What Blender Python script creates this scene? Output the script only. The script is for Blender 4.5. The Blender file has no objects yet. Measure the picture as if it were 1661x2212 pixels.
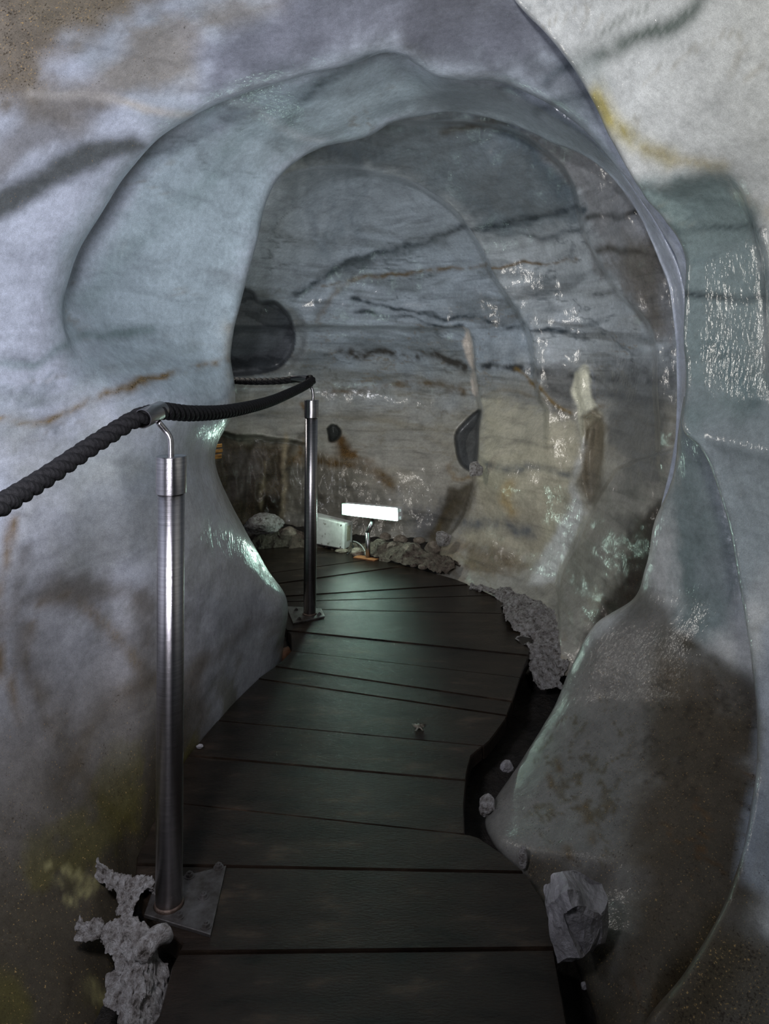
import bpy, bmesh, math, random
import numpy as np
from mathutils import Vector, Matrix

# ------------------------------------------------------------------ camera, world, lights
random.seed(7)
F = 1600.0                    # focal length in pixels of the 1661 wide frame
CX, HY, H = 830.5, 756.0, 1.235   # principal column, horizon row, eye height over the boards
sc = bpy.context.scene
COL = sc.collection

cd = bpy.data.cameras.new('camera'); cam = bpy.data.objects.new('camera', cd); COL.objects.link(cam)
cd.sensor_fit = 'HORIZONTAL'; cd.sensor_width = 36.0; cd.lens = 36.0 * F / 1661.0
cd.shift_y = -(1106.0 - HY) / 1661.0
cd.clip_start = 0.02
cam.location = (0, 0, H); cam.rotation_euler = (math.pi / 2, 0, 0)
sc.camera = cam

w = bpy.data.worlds.new('world'); sc.world = w; w.use_nodes = True
w.node_tree.nodes['Background'].inputs[0].default_value = (0.50, 0.56, 0.68, 1)
w.node_tree.nodes['Background'].inputs[1].default_value = 0.05
sc.view_settings.view_transform = 'Standard'; sc.view_settings.look = 'None'
sc.view_settings.exposure = 0.0; sc.view_settings.gamma = 1.0
sc.view_settings.use_curve_mapping = False
sc.cycles.max_bounces = 6; sc.cycles.diffuse_bounces = 3; sc.cycles.glossy_bounces = 3

def light(name, kind, loc, energy, color, size=0.1, target=None, spot=None, blend=0.5, size_y=None, spread=None):
    l = bpy.data.lights.new(name, kind); o = bpy.data.objects.new(name, l); COL.objects.link(o)
    l.energy = energy; l.color = color; o.location = loc
    if kind == 'AREA':
        l.shape = 'RECTANGLE'; l.size = size; l.size_y = size_y or size
        if spread: l.spread = spread
    else:
        l.shadow_soft_size = size
    if spot: l.spot_size = spot; l.spot_blend = blend
    if target is not None:
        o.rotation_euler = (Vector(target) - Vector(loc)).to_track_quat('-Z', 'Y').to_euler()
    return o

# lamps of the tunnel behind and beside the photographer
light('tunnel_lamp_left', 'SPOT', (-0.46, 0.62, 1.30), 92.0, (0.90, 0.90, 1.0), 0.12, (-0.80, 2.0, 1.22), spot=math.radians(160), blend=1.0)
light('tunnel_lamp_right', 'SPOT', (0.36, 0.42, 1.50), 52.0, (1.0, 0.98, 0.92), 0.08, (0.90, 1.45, 1.68), spot=math.radians(115), blend=1.0)
light('tunnel_lamp_top', 'SPOT', (-0.10, -0.10, 1.66), 170.0, (0.96, 0.97, 1.0), 0.05, (0.22, 4.0, 1.62), spot=math.radians(50), blend=1.0)
light('chamber_fill', 'AREA', (-1.15, 3.9, 1.5), 7.5, (1.0, 0.95, 0.88), 0.25, (0.3, 4.3, 1.1), size_y=0.25)  # unseen light added to brighten the chamber from the left

# ------------------------------------------------------------------ helpers
def P(px, py, Y):
    return Vector(((px - CX) / F * Y, Y, H - (py - HY) / F * Y))
def G(px, py, z=0.0):
    return P(px, py, (H - z) * F / (py - HY))

def lin(c):
    return tuple((v / 12.92 if v <= 0.04045 else ((v + 0.055) / 1.055) ** 2.4) for v in c)
def rgb(r, g, b):
    return np.array(lin((r / 255, g / 255, b / 255)))

def tag(o, label=None, cat=None, group=None, kind=None):
    if label: o['label'] = label
    if cat: o['category'] = cat
    if group: o['group'] = group
    if kind: o['kind'] = kind
    return o
def empty(name, loc, label=None, cat=None, group=None):
    o = bpy.data.objects.new(name, None); COL.objects.link(o); o.location = loc
    o.empty_display_size = 0.05
    return tag(o, label, cat, group)
def obj(name, bm, mat, parent=None, smooth=True):
    """link a bmesh written in world coordinates; children are stored relative to their parent"""
    me = bpy.data.meshes.new(name)
    if parent is not None:
        off = Vector(parent.location)
        p = parent.parent
        while p is not None: off = off + Vector(p.location); p = p.parent
        bmesh.ops.translate(bm, verts=bm.verts, vec=-off)
    bmesh.ops.recalc_face_normals(bm, faces=bm.faces)
    bm.to_mesh(me); bm.free()
    for p in me.polygons: p.use_smooth = smooth
    me.materials.append(mat)
    o = bpy.data.objects.new(name, me); COL.objects.link(o)
    if parent is not None: o.parent = parent
    return o

def tube(bm, pts, r, seg=16, caps=True):
    pts = [Vector(p) for p in pts]
    n = len(pts); rings = []
    rr = r if isinstance(r, (list, tuple)) else [r] * n
    up = None
    for i, p in enumerate(pts):
        t = (pts[min(i + 1, n - 1)] - pts[max(i - 1, 0)]).normalized()
        if up is None:
            up = t.orthogonal().normalized()
        up = (up - t * up.dot(t)).normalized()
        b = t.cross(up)
        rings.append([bm.verts.new(p + (up * math.cos(a) + b * math.sin(a)) * rr[i])
                      for a in [2 * math.pi * k / seg for k in range(seg)]])
    for i in range(n - 1):
        for k in range(seg):
            bm.faces.new((rings[i][k], rings[i][(k + 1) % seg], rings[i + 1][(k + 1) % seg], rings[i + 1][k]))
    if caps:
        bm.faces.new(rings[0][::-1]); bm.faces.new(rings[-1])
def hexa(bm, a, b, bevel=0.0):
    """box from two quads of four corners (bottom/front a, top/back b)"""
    va = [bm.verts.new(p) for p in a]; vb = [bm.verts.new(p) for p in b]
    fs = [bm.faces.new(va[::-1]), bm.faces.new(vb)]
    for i in range(4):
        fs.append(bm.faces.new((va[i], va[(i + 1) % 4], vb[(i + 1) % 4], vb[i])))
    if bevel:
        es = list({e for f in fs for e in f.edges})
        bmesh.ops.bevel(bm, geom=es, offset=bevel, segments=2, affect='EDGES', profile=0.5)
def catmull(P4, t):
    p0, p1, p2, p3 = P4
    return 0.5 * ((2 * p1) + (-p0 + p2) * t + (2 * p0 - 5 * p1 + 4 * p2 - p3) * t * t + (-p0 + 3 * p1 - 3 * p2 + p3) * t ** 3)
def resample(A, n):
    """A: (k, ...) key rows; returns (n, ...) rows on a Catmull-Rom curve, spaced by chord length"""
    A = np.asarray(A, float); k = len(A)
    d = np.sqrt(((A[1:] - A[:-1]) ** 2).reshape(k - 1, -1).sum(1)); cum = np.concatenate([[0], np.cumsum(d)])
    out = []
    for u in np.linspace(0, cum[-1], n):
        i = min(max(np.searchsorted(cum, u, 'right') - 1, 0), k - 2)
        t = (u - cum[i]) / max(cum[i + 1] - cum[i], 1e-9)
        q0 = A[i - 1] if i > 0 else 2 * A[0] - A[1]
        q3 = A[i + 2] if i + 2 < k else 2 * A[-1] - A[-2]
        out.append(catmull((q0, A[i], A[i + 1], q3), t))
    return np.array(out)

# lattice noise, vectorised
def _h(ix, iy, iz, s):
    n = (ix * 374761393 + iy * 668265263 + iz * 2147483647 + s * 1274126177) & 0xffffffff
    n = ((n ^ (n >> 13)) * 1274126177) & 0xffffffff
    n = ((n ^ (n >> 16)) * 2246822519) & 0xffffffff
    return ((n >> 8) & 0xffff) / 65535.0
def vnoise(p, s=0):
    p = np.asarray(p, float); i = np.floor(p).astype(np.int64); f = p - i; f = f * f * (3 - 2 * f)
    x, y, z = i[..., 0], i[..., 1], i[..., 2]; r = 0
    for a in (0, 1):
        for b in (0, 1):
            for c in (0, 1):
                wgt = (f[..., 0] if a else 1 - f[..., 0]) * (f[..., 1] if b else 1 - f[..., 1]) * (f[..., 2] if c else 1 - f[..., 2])
                r = r + wgt * _h(x + a, y + b, z + c, s)
    return r * 2 - 1
def fbm(p, oct=4, s=0):
    r = 0; a = 0.5; p = np.asarray(p, float)
    for k in range(oct):
        r = r + a * vnoise(p, s + k * 17); p = p * 2.03 + 11.3; a *= 0.5
    return r
def sstep(a, b, x):
    t = np.clip((x - a) / (b - a), 0, 1); return t * t * (3 - 2 * t)
def pdist(q, line, closed=False):
    """distance from points q (n,2) to a polyline"""
    L = [np.array(p, float) for p in line]
    if closed: L = L + [L[0]]
    d = np.full(len(q), 1e9)
    for a, b in zip(L[:-1], L[1:]):
        ab = b - a; t = np.clip(((q - a) @ ab) / max(ab @ ab, 1e-9), 0, 1)
        d = np.minimum(d, np.hypot(*(q - a - t[:, None] * ab).T))
    return d
def inside(q, poly):
    x, y = q[:, 0], q[:, 1]; r = np.zeros(len(q), bool); n = len(poly)
    for i in range(n):
        (x1, y1), (x2, y2) = poly[i], poly[(i + 1) % n]
        if y1 == y2: continue
        c = ((y1 > y) != (y2 > y)) & (x < (x2 - x1) * (y - y1) / (y2 - y1) + x1)
        r ^= c
    return r
def smoothline(line, n=60):
    return [tuple(p) for p in resample(np.array(line, float), n)]
def sdf(q, poly):
    d = pdist(q, poly, True); return np.where(inside(q, poly), -d, d)
def project(V):
    Y = np.maximum(V[:, 1], 0.25)
    return np.stack([CX + V[:, 0] / Y * F, HY + (H - V[:, 2]) / Y * F], 1)

# ------------------------------------------------------------------ materials
def newmat(name):
    m = bpy.data.materials.new(name); m.use_nodes = True
    nt = m.node_tree; b = nt.nodes['Principled BSDF']
    return m, nt, b
def N(nt, t, **kw):
    n = nt.nodes.new(t)
    for k, v in kw.items():
        if k in n.inputs: n.inputs[k].default_value = v
        else: setattr(n, k, v)
    return n
def noise(nt, scale, detail=5, rough=0.55, vec=None, dist=0.0):
    n = N(nt, 'ShaderNodeTexNoise', Scale=scale, Detail=detail, Roughness=rough, Distortion=dist)
    if vec is not None: nt.links.new(vec, n.inputs['Vector'])
    return n
def ramp(nt, src, stops):
    r = nt.nodes.new('ShaderNodeValToRGB'); e = r.color_ramp.elements
    while len(e) < len(stops): e.new(0.5)
    for el, (pos, c) in zip(e, stops):
        el.position = pos; el.color = (c[0], c[1], c[2], 1) if hasattr(c, '__len__') else (c, c, c, 1)
    nt.links.new(src, r.inputs[0]); return r
def mapped(nt, scale=(1, 1, 1), rot=(0, 0, 0)):
    tc = nt.nodes.new('ShaderNodeTexCoord'); mp = nt.nodes.new('ShaderNodeMapping')
    mp.inputs['Scale'].default_value = scale; mp.inputs['Rotation'].default_value = rot
    nt.links.new(tc.outputs['Object'], mp.inputs['Vector']); return mp.outputs[0]
def mix(nt, fac, a, b, mode='MIX'):
    n = nt.nodes.new('ShaderNodeMix'); n.data_type = 'RGBA'; n.blend_type = mode
    for s, v in ((n.inputs[0], fac), (n.inputs[6], a), (n.inputs[7], b)):
        if hasattr(v, 'node'): nt.links.new(v, s)
        elif isinstance(v, (int, float)): s.default_value = v
        else: s.default_value = (v[0], v[1], v[2], 1)
    return n.outputs[2]
def math_(nt, op, a, b=0.0, clamp=False):
    n = nt.nodes.new('ShaderNodeMath'); n.operation = op; n.use_clamp = clamp
    for s, v in ((n.inputs[0], a), (n.inputs[1], b)):
        if hasattr(v, 'node'): nt.links.new(v, s)
        else: s.default_value = v
    return n.outputs[0]

def ice_material(name, sss=0.25, band=0.0):
    m, nt, b = newmat(name)
    at = nt.nodes.new('ShaderNodeAttribute'); at.attribute_name = 'ice'
    col, dirt = at.outputs['Color'], at.outputs['Alpha']
    fine = noise(nt, 55, 6, 0.7, mapped(nt))
    fr = ramp(nt, fine.outputs[0], [(0.28, 0.80), (0.72, 1.16)])
    c1 = mix(nt, 1.0, col, fr.outputs[0], 'MULTIPLY')
    cl = noise(nt, 9, 7, 0.65, mapped(nt, (1, 1, 1.7)), 0.6)      # cloudy inclusions
    cr = ramp(nt, cl.outputs[0], [(0.30, 0.78), (0.66, 1.10)])
    c1 = mix(nt, 0.8, c1, cr.outputs[0], 'MULTIPLY')
    gr = noise(nt, 420, 2, 0.7, mapped(nt)); grr = ramp(nt, gr.outputs[0], [(0.3, 0.80), (0.7, 1.22)])   # frosty grain
    c1 = mix(nt, 1.0, c1, grr.outputs[0], 'MULTIPLY')
    if band:                                                   # thin annual layers
        bn = noise(nt, 1.0, 6, 0.62, mapped(nt, (1.6, 1.6, 20), (0.0, 0.07, 0.0)), 0.5)
        br = ramp(nt, bn.outputs[0], [(0.30, 0.45), (0.45, 0.95), (0.56, 1.06), (0.64, 0.86), (0.7, 1.05)])
        c1 = mix(nt, band, c1, br.outputs[0], 'MULTIPLY')
    vn = noise(nt, 2.0, 5, 0.5, mapped(nt, (1, 1, 2.4), (0.0, 0.35, 0.0)), 0.5)   # dark hairline veins
    vr = ramp(nt, vn.outputs[0], [(0.44, 1.0), (0.50, 0.72), (0.56, 1.0)])
    c1 = mix(nt, 0.55, c1, vr.outputs[0], 'MULTIPLY')
    # grit frozen into the ice where the stain mask is strong
    sp = noise(nt, 230, 2, 0.5, mapped(nt)); sp2 = noise(nt, 26, 4, 0.7, mapped(nt))
    t = math_(nt, 'ADD', math_(nt, 'MULTIPLY', sp.outputs[0], 0.8), math_(nt, 'MULTIPLY', sp2.outputs[0], 0.45))
    t = math_(nt, 'ADD', t, math_(nt, 'MULTIPLY', dirt, 0.22))
    k = ramp(nt, t, [(0.86, 0.0), (0.94, 1.0)])
    c2 = mix(nt, math_(nt, 'MULTIPLY', k.outputs[0], 0.75), c1, (0.030, 0.020, 0.010))
    g = ramp(nt, math_(nt, 'ADD', math_(nt, 'SUBTRACT', 1.0, sp.outputs[0]), math_(nt, 'MULTIPLY', dirt, 0.12)), [(0.73, 0.0), (0.80, 1.0)])
    c3 = mix(nt, math_(nt, 'MULTIPLY', g.outputs[0], dirt), c2, (0.52, 0.34, 0.13))
    nt.links.new(c3, b.inputs['Base Color'])
    b.inputs['Roughness'].default_value = 0.42
    b.inputs['IOR'].default_value = 1.31
    b.inputs['Subsurface Weight'].default_value = 0.0
    b.inputs['Subsurface Radius'].default_value = (0.6, 0.85, 1.0)
    b.inputs['Subsurface Scale'].default_value = 0.035
    nt.links.new(math_(nt, 'SUBTRACT', 1.0, math_(nt, 'MULTIPLY', dirt, 1.5), True), b.inputs['Coat Weight'])   # grit dulls the melt skin
    b.inputs['Coat Roughness'].default_value = 0.15
    b.inputs['Coat IOR'].default_value = 1.50
    # body: soft undulation; melted skin: fine crinkle that breaks highlights into glitter
    v = mapped(nt)
    n1 = noise(nt, 14, 4, 0.5, v)
    b1 = N(nt, 'ShaderNodeBump', Strength=0.30, Distance=0.012); nt.links.new(n1.outputs[0], b1.inputs['Height'])
    nt.links.new(b1.outputs[0], b.inputs['Normal'])
    n2 = noise(nt, 75, 2, 0.5, mapped(nt, (1, 1, 0.42))); n3 = noise(nt, 300, 2, 0.6, v)
    hh = math_(nt, 'ADD', n2.outputs[0], math_(nt, 'MULTIPLY', n3.outputs[0], 0.07))
    b2 = N(nt, 'ShaderNodeBump', Strength=0.9, Distance=0.0026); nt.links.new(hh, b2.inputs['Height'])
    nt.links.new(b1.outputs[0], b2.inputs['Normal'])
    nt.links.new(b2.outputs[0], b.inputs['Coat Normal'])
    return m
ICE = ice_material('glacier_ice')
ICEBAND = ice_material('layered_glacier_ice', 0.25, 0.6)

def simple(name, stops, scale=20, rough=0.7, metal=0.0, bump=0.4, bscale=60, dist=0.01, stretch=(1, 1, 1), spec=0.5, detail=8):
    m, nt, b = newmat(name)
    n = noise(nt, scale, detail, 0.65, mapped(nt, stretch))
    r = ramp(nt, n.outputs[0], stops); nt.links.new(r.outputs[0], b.inputs['Base Color'])
    b.inputs['Roughness'].default_value = rough; b.inputs['Metallic'].default_value = metal
    b.inputs['Specular IOR Level'].default_value = spec
    n2 = noise(nt, bscale, 6, 0.65, mapped(nt, stretch))
    bp = N(nt, 'ShaderNodeBump', Strength=bump, Distance=dist); nt.links.new(n2.outputs[0], bp.inputs['Height'])
    nt.links.new(bp.outputs[0], b.inputs['Normal'])
    return m
WOOD = simple('wet_board', [(0.30, (0.003, 0.0024, 0.002)), (0.46, (0.014, 0.0098, 0.007)), (0.56, (0.019, 0.0132, 0.0095)), (0.70, (0.050, 0.035, 0.024))],
              7, 0.145, 0, 0.7, 120, 0.0030, (0.7, 1.8, 1), 0.20)
FLOOR = simple('cave_ground', [(0.3, (0.006, 0.005, 0.004)), (0.6, (0.028, 0.022, 0.017)), (0.85, (0.075, 0.062, 0.05))], 16, 0.6, 0, 1.0, 45, 0.02)
ROCK = simple('muddy_rock', [(0.25, (0.07, 0.055, 0.04)), (0.5, (0.22, 0.18, 0.14)), (0.8, (0.42, 0.37, 0.30))], 30, 0.75, 0, 0.9, 80, 0.012)
RUBBLE = simple('gravel_rubble', [(0.3, (0.045, 0.034, 0.024)), (0.55, (0.14, 0.11, 0.085)), (0.8, (0.30, 0.26, 0.21))], 40, 0.8, 0, 1.0, 110, 0.015)
SNOW = simple('granular_snow', [(0.32, (0.07, 0.058, 0.048)), (0.44, (0.34, 0.31, 0.29)), (0.62, (0.66, 0.64, 0.63))], 60, 0.35, 0, 1.0, 210, 0.02)
CHUNK = simple('clear_ice_chunk', [(0.3, (0.17, 0.16, 0.16)), (0.5, (0.30, 0.29, 0.30)), (0.75, (0.62, 0.60, 0.60))], 11, 0.3, 0, 0.7, 45, 0.012)
STEEL = simple('brushed_steel', [(0.3, (0.26, 0.25, 0.255)), (0.7, (0.46, 0.44, 0.45))], 10, 0.25, 1.0, 0.22, 60, 0.002, (0.3, 0.3, 14))
_nt = STEEL.node_tree; _tg = _nt.nodes.new('ShaderNodeTangent'); _tg.direction_type = 'RADIAL'; _tg.axis = 'Z'
_b = _nt.nodes['Principled BSDF']; _nt.links.new(_tg.outputs[0], _b.inputs['Tangent']); _b.inputs['Anisotropic'].default_value = 0.9; _b.inputs['Anisotropic Rotation'].default_value = 0.25
STEELD = simple('stained_steel_plate', [(0.3, (0.045, 0.034, 0.024)), (0.6, (0.16, 0.15, 0.145)), (0.8, (0.24, 0.235, 0.23))], 22, 0.42, 0.8, 0.4, 120, 0.003)
ROPE = simple('black_rope', [(0.3, (0.0025, 0.0025, 0.003)), (0.7, (0.012, 0.0115, 0.0125))], 150, 0.6, 0, 0.7, 500, 0.003, spec=0.18)
BOX = simple('white_plastic', [(0.30, (0.13, 0.11, 0.08)), (0.40, (0.52, 0.52, 0.50)), (0.7, (0.66, 0.66, 0.64))], 26, 0.45, 0, 0.1, 60, 0.002)
LABELM = simple('faded_sticker', [(0.3, (0.25, 0.22, 0.15)), (0.7, (0.42, 0.40, 0.32))], 90, 0.6)
DARK = simple('black_plastic', [(0.3, (0.012, 0.012, 0.012)), (0.7, (0.03, 0.03, 0.03))], 30, 0.4)
GREYC = simple('grey_cable_sheath', [(0.3, (0.25, 0.25, 0.24)), (0.7, (0.4, 0.4, 0.38))], 60, 0.5)
WELD = simple('heat_stained_weld', [(0.3, (0.05, 0.03, 0.02)), (0.7, (0.14, 0.10, 0.08))], 80, 0.5, 0.6)
RUST = simple('rusty_plate', [(0.3, (0.16, 0.055, 0.018)), (0.7, (0.42, 0.17, 0.06))], 60, 0.6)
TIMBER = simple('orange_timber', [(0.35, (0.12, 0.05, 0.012)), (0.6, (0.55, 0.30, 0.08))], 14, 0.5, 0, 0.5, 60, 0.004, (1, 1, 5))
STUB = simple('brown_timber_end', [(0.35, (0.05, 0.022, 0.010)), (0.6, (0.16, 0.075, 0.035))], 30, 0.6)
LEAF = simple('wet_brown_leaf', [(0.35, (0.06, 0.05, 0.035)), (0.6, (0.20, 0.18, 0.14))], 60, 0.35)
HOUSING = simple('lamp_housing_plastic', [(0.3, (0.5, 0.5, 0.5)), (0.7, (0.6, 0.6, 0.6))], 20, 0.4)
m, nt, b = newmat('lit_diffuser')
b.inputs['Base Color'].default_value = (0.8, 0.85, 0.82, 1)
at = mapped(nt, (1, 1, 1))
sx = nt.nodes.new('ShaderNodeSeparateXYZ'); nt.links.new(at, sx.inputs[0])
r = ramp(nt, math_(nt, 'ADD', math_(nt, 'MULTIPLY', sx.outputs[0], 3.03), 0.5), [(0.0, (0.35, 1.0, 0.6)), (0.02, (0.0, 0.035, 0.014)), (0.08, (0.01, 0.06, 0.03)), (0.16, (0.60, 1.0, 0.85))])
nt.links.new(r.outputs[0], b.inputs['Emission Color']); b.inputs['Emission Strength'].default_value = 10.0
DIFF = m

# ------------------------------------------------------------------ ice sheets
def sheet(keys, nu, nv, amp=0.012, seed=0, extra=None):
    """keys[station][rib] -> 3D points; returns vertex grid (nu, nv, 3)"""
    K = np.array([[list(p) for p in row] for row in keys], float)      # (stations, ribs, 3)
    A = resample(K, nu)                                                  # along stations
    B = resample(np.transpose(A, (1, 0, 2)), nv)                         # along ribs
    V = np.transpose(B, (1, 0, 2)).reshape(-1, 3)
    if extra is not None: V = extra(V)
    n = amp * np.stack([fbm(V * 2.6, 3, seed + 1), 0.5 * fbm(V * 2.6, 3, seed + 2), fbm(V * 2.6, 3, seed + 3)], 1)
    n += amp * 0.22 * np.stack([fbm(V * 11, 3, seed + 4), fbm(V * 11, 3, seed + 5), fbm(V * 11, 3, seed + 6)], 1)
    return (V + n)
def grid_object(name, parts, paint, mat=ICE, flipnorm=False):
    verts = []; faces = []; off = 0
    for V, nu, nv in parts:
        verts.append(V)
        I = np.arange(nu * nv).reshape(nu, nv) + off
        q = np.stack([I[:-1, :-1], I[1:, :-1], I[1:, 1:], I[:-1, 1:]], -1).reshape(-1, 4)
        faces.append(q); off += nu * nv
    V = np.concatenate(verts); Fc = np.concatenate(faces)
    me = bpy.data.meshes.new(name)
    me.vertices.add(len(V)); me.vertices.foreach_set('co', V.ravel().astype(np.float32))
    me.loops.add(Fc.size); me.loops.foreach_set('vertex_index', Fc.ravel().astype(np.int32))
    me.polygons.add(len(Fc)); me.polygons.foreach_set('loop_start', (np.arange(len(Fc)) * 4).astype(np.int32))
    me.polygons.foreach_set('loop_total', np.full(len(Fc), 4, np.int32))
    me.update(); me.validate()
    me.polygons.foreach_set('use_smooth', np.ones(len(Fc), bool))
    c = paint(V)
    at = me.attributes.new('ice', 'FLOAT_COLOR', 'POINT'); at.data.foreach_set('color', c.astype(np.float32).ravel())
    me.materials.append(mat)
    o = bpy.data.objects.new(name, me); COL.objects.link(o); o['kind'] = 'structure'
    return o

class Paint:
    """colours the ice: sediment bands, grit, clear and bubbly ice, some painted light and shade"""
    def __init__(s, V, base, warp=10, seed=0):
        s.V = V; s.c = np.tile(np.append(base, 0.0), (len(V), 1)).astype(float)
        q = project(V)
        s.q = q + warp * np.stack([fbm(V * 5, 4, seed + 5), fbm(V * 5, 4, seed + 9)], 1) * 2.2
        s.n = fbm(V * 7, 5, seed + 21); s.n2 = fbm(V * 28, 4, seed + 33)
    def mixin(s, wgt, col, dirt=0.0):
        wgt = np.clip(wgt, 0, 1)[:, None]; s.c = s.c * (1 - wgt) + np.append(col, dirt) * wgt
    def stroke(s, line, width, col, k=1.0, dirt=0.0, rag=0.5):
        d = pdist(s.q, line); wgt = np.exp(-(d / width) ** 2) * k * np.clip(1 + rag * (s.n * 2.2 + s.n2 * 1.5), 0, 1.5)
        s.mixin(wgt, col, dirt)
    def area(s, poly, soft, col, k=1.0, dirt=0.0, rag=0.5):
        d = sdf(s.q, poly); d = d + rag * soft * (s.n * 3.0 + s.n2 * 1.2)
        s.mixin(sstep(soft, -soft, d) * k, col, dirt)
    def marble(s, scale, aniso, thr, col, k, seed=10, width=.05, dirt=0.0, mask=1.0):
        V = s.V * np.array(aniso) * scale + 0.5 * np.stack([fbm(s.V * 3, 3, seed), fbm(s.V * 3, 3, seed + 1), fbm(s.V * 3, 3, seed + 2)], 1)
        r = np.abs(fbm(V, 5, seed + 7)); g = sstep(thr, thr + .25, fbm(s.V * 1.7, 3, seed + 9))
        s.mixin(sstep(width, 0, r) * g * k * mask, col, dirt)
    def strata(s, scale, tilt, thr, col, k, seed=50, mask=1.0):
        V = s.V; z = V[:, 2] + tilt * V[:, 0] + 0.10 * fbm(V * 1.6, 3, seed)
        n = fbm(np.stack([V[:, 0] * 1.3, V[:, 1] * 1.3, z * scale], 1), 4, seed + 3)
        s.mixin(sstep(thr, thr + 0.22, n) * k * mask, col)
ICEW, ICEB, ICEG = rgb(205, 210, 222), rgb(182, 200, 206), rgb(150, 168, 168)
VEIN, BROWN, GOLD, GREY, CREAM, MOSS, DKB = rgb(58, 68, 74), rgb(96, 82, 60), rgb(150, 124, 76), rgb(120, 124, 128), rgb(196, 190, 172), rgb(84, 80, 38), rgb(52, 44, 34)

# ---- left wall and the two vault rings of the ceiling -------------------------------
AX = np.array([0.0, 1.15])
def ring_scale(p, s, Y):
    return (AX[0] + (p[0] - AX[0]) * s, Y, AX[1] + (p[2] - AX[1]) * s)
def outw(px, py, d):
    v = np.array([px - 830.0, py - 780.0]); v /= np.hypot(*v); return px + v[0] * d, py + v[1] * d
# lower stations, each rib by hand: (px,py,Y) from the frame edge to the rim of the chamber
low = [
 [(-.50, -.8, -.15), (-.50, .5, -.15), (-.56, 1.2, -.14), (-.60, 1.65, -.14), (-.62, 1.9, -.14), (-.62, 2.1, -.14), (-.60, 2.35, -.15), (-.52, 2.7, -.15), (-.42, 3.0, -.15), (-.50, 3.2, -.15), (-.8, 3.3, -.15)],
 [(-.9, -.8, .05), (-.85, .5, .02), (-.90, 1.32, .03), tuple(P(150, 1880, 1.72)), tuple(P(262, 1800, 1.92)), tuple(P(340, 1700, 2.08)), tuple(P(420, 1600, 2.3)), tuple(P(520, 1500, 2.65)), tuple(P(600, 1410, 3.0)), tuple(P(598, 1395, 3.2)), tuple(P(520, 1390, 3.4))],
 [(-1.05, -.8, .35), (-1.0, .5, .33), (-1.0, 1.32, .34), (-.92, 1.72, .34), tuple(P(215, 1500, 2.02)), tuple(P(310, 1430, 2.12)), tuple(P(425, 1360, 2.38)), tuple(P(525, 1330, 2.70)), tuple(P(608, 1300, 3.0)), tuple(P(606, 1290, 3.2)), tuple(P(520, 1290, 3.45))],
 [(-1.12, -.8, .7), (-1.07, .5, .7), (-1.06, 1.32, .68), (-.96, 1.74, .66), tuple(P(190, 1200, 2.05)), tuple(P(290, 1170, 2.15)), tuple(P(400, 1150, 2.36)), tuple(P(480, 1160, 2.62)), tuple(P(553, 1205, 2.92)), tuple(P(556, 1200, 3.15)), tuple(P(470, 1200, 3.4))],
 [(-1.15, -.8, .95), (-1.10, .5, .95), (-1.08, 1.32, .93), (-.97, 1.76, .93), tuple(P(170, 1000, 2.05)), tuple(P(270, 985, 2.17)), tuple(P(370, 985, 2.36)), tuple(P(425, 990, 2.58)), tuple(P(462, 1000, 2.84)), tuple(P(458, 1000, 3.05)), tuple(P(380, 1000, 3.3))],
 [(-1.17, -.8, 1.12), (-1.12, .5, 1.12), (-1.09, 1.32, 1.10), (-.97, 1.76, 1.10), tuple(P(150, 865, 2.04)), tuple(P(250, 860, 2.18)), tuple(P(370, 865, 2.38)), tuple(P(450, 870, 2.60)), tuple(P(505, 878, 2.84)), tuple(P(498, 878, 3.05)), tuple(P(420, 878, 3.3))],
]
hi = [  # (E1, E2, recess)
 ((118, 700, 2.03), (498, 750, 2.84), .35), ((145, 575, 2.06), (520, 640, 2.86), .8), ((205, 468, 2.08), (548, 530, 2.88), 1), ((270, 370, 2.10), (575, 425, 2.90), 1),
 ((345, 290, 2.10), (612, 368, 2.92), 1), ((470, 218, 2.10), (690, 320, 2.95), 1), ((640, 165, 2.10), (790, 294, 2.97), 1),
 ((760, 128, 2.10), (850, 262, 2.98), 1), ((850, 104, 2.12), (910, 250, 3.0), 1), ((955, 158, 2.28), (985, 245, 3.0), .6), ((1090, 170, 2.30), (1095, 266, 2.95), .8),
 ((1200, 222, 2.32), (1190, 308, 2.86), .8), ((1290, 295, 2.34), (1285, 352, 2.76), .6), ((1390, 420, 2.36), (1365, 440, 2.68), .4),
 ((1475, 560, 2.36), (1435, 590, 2.62), .2), ((1500, 700, 2.36), (1456, 700, 2.60), 0), ((1505, 900, 2.36), (1464, 880, 2.62), 0), ((1490, 1100, 2.42), (1430, 1080, 2.68), 0), ((1480, 1300, 2.5), (1390, 1260, 2.75), 0)]
keys = list(low)
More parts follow.
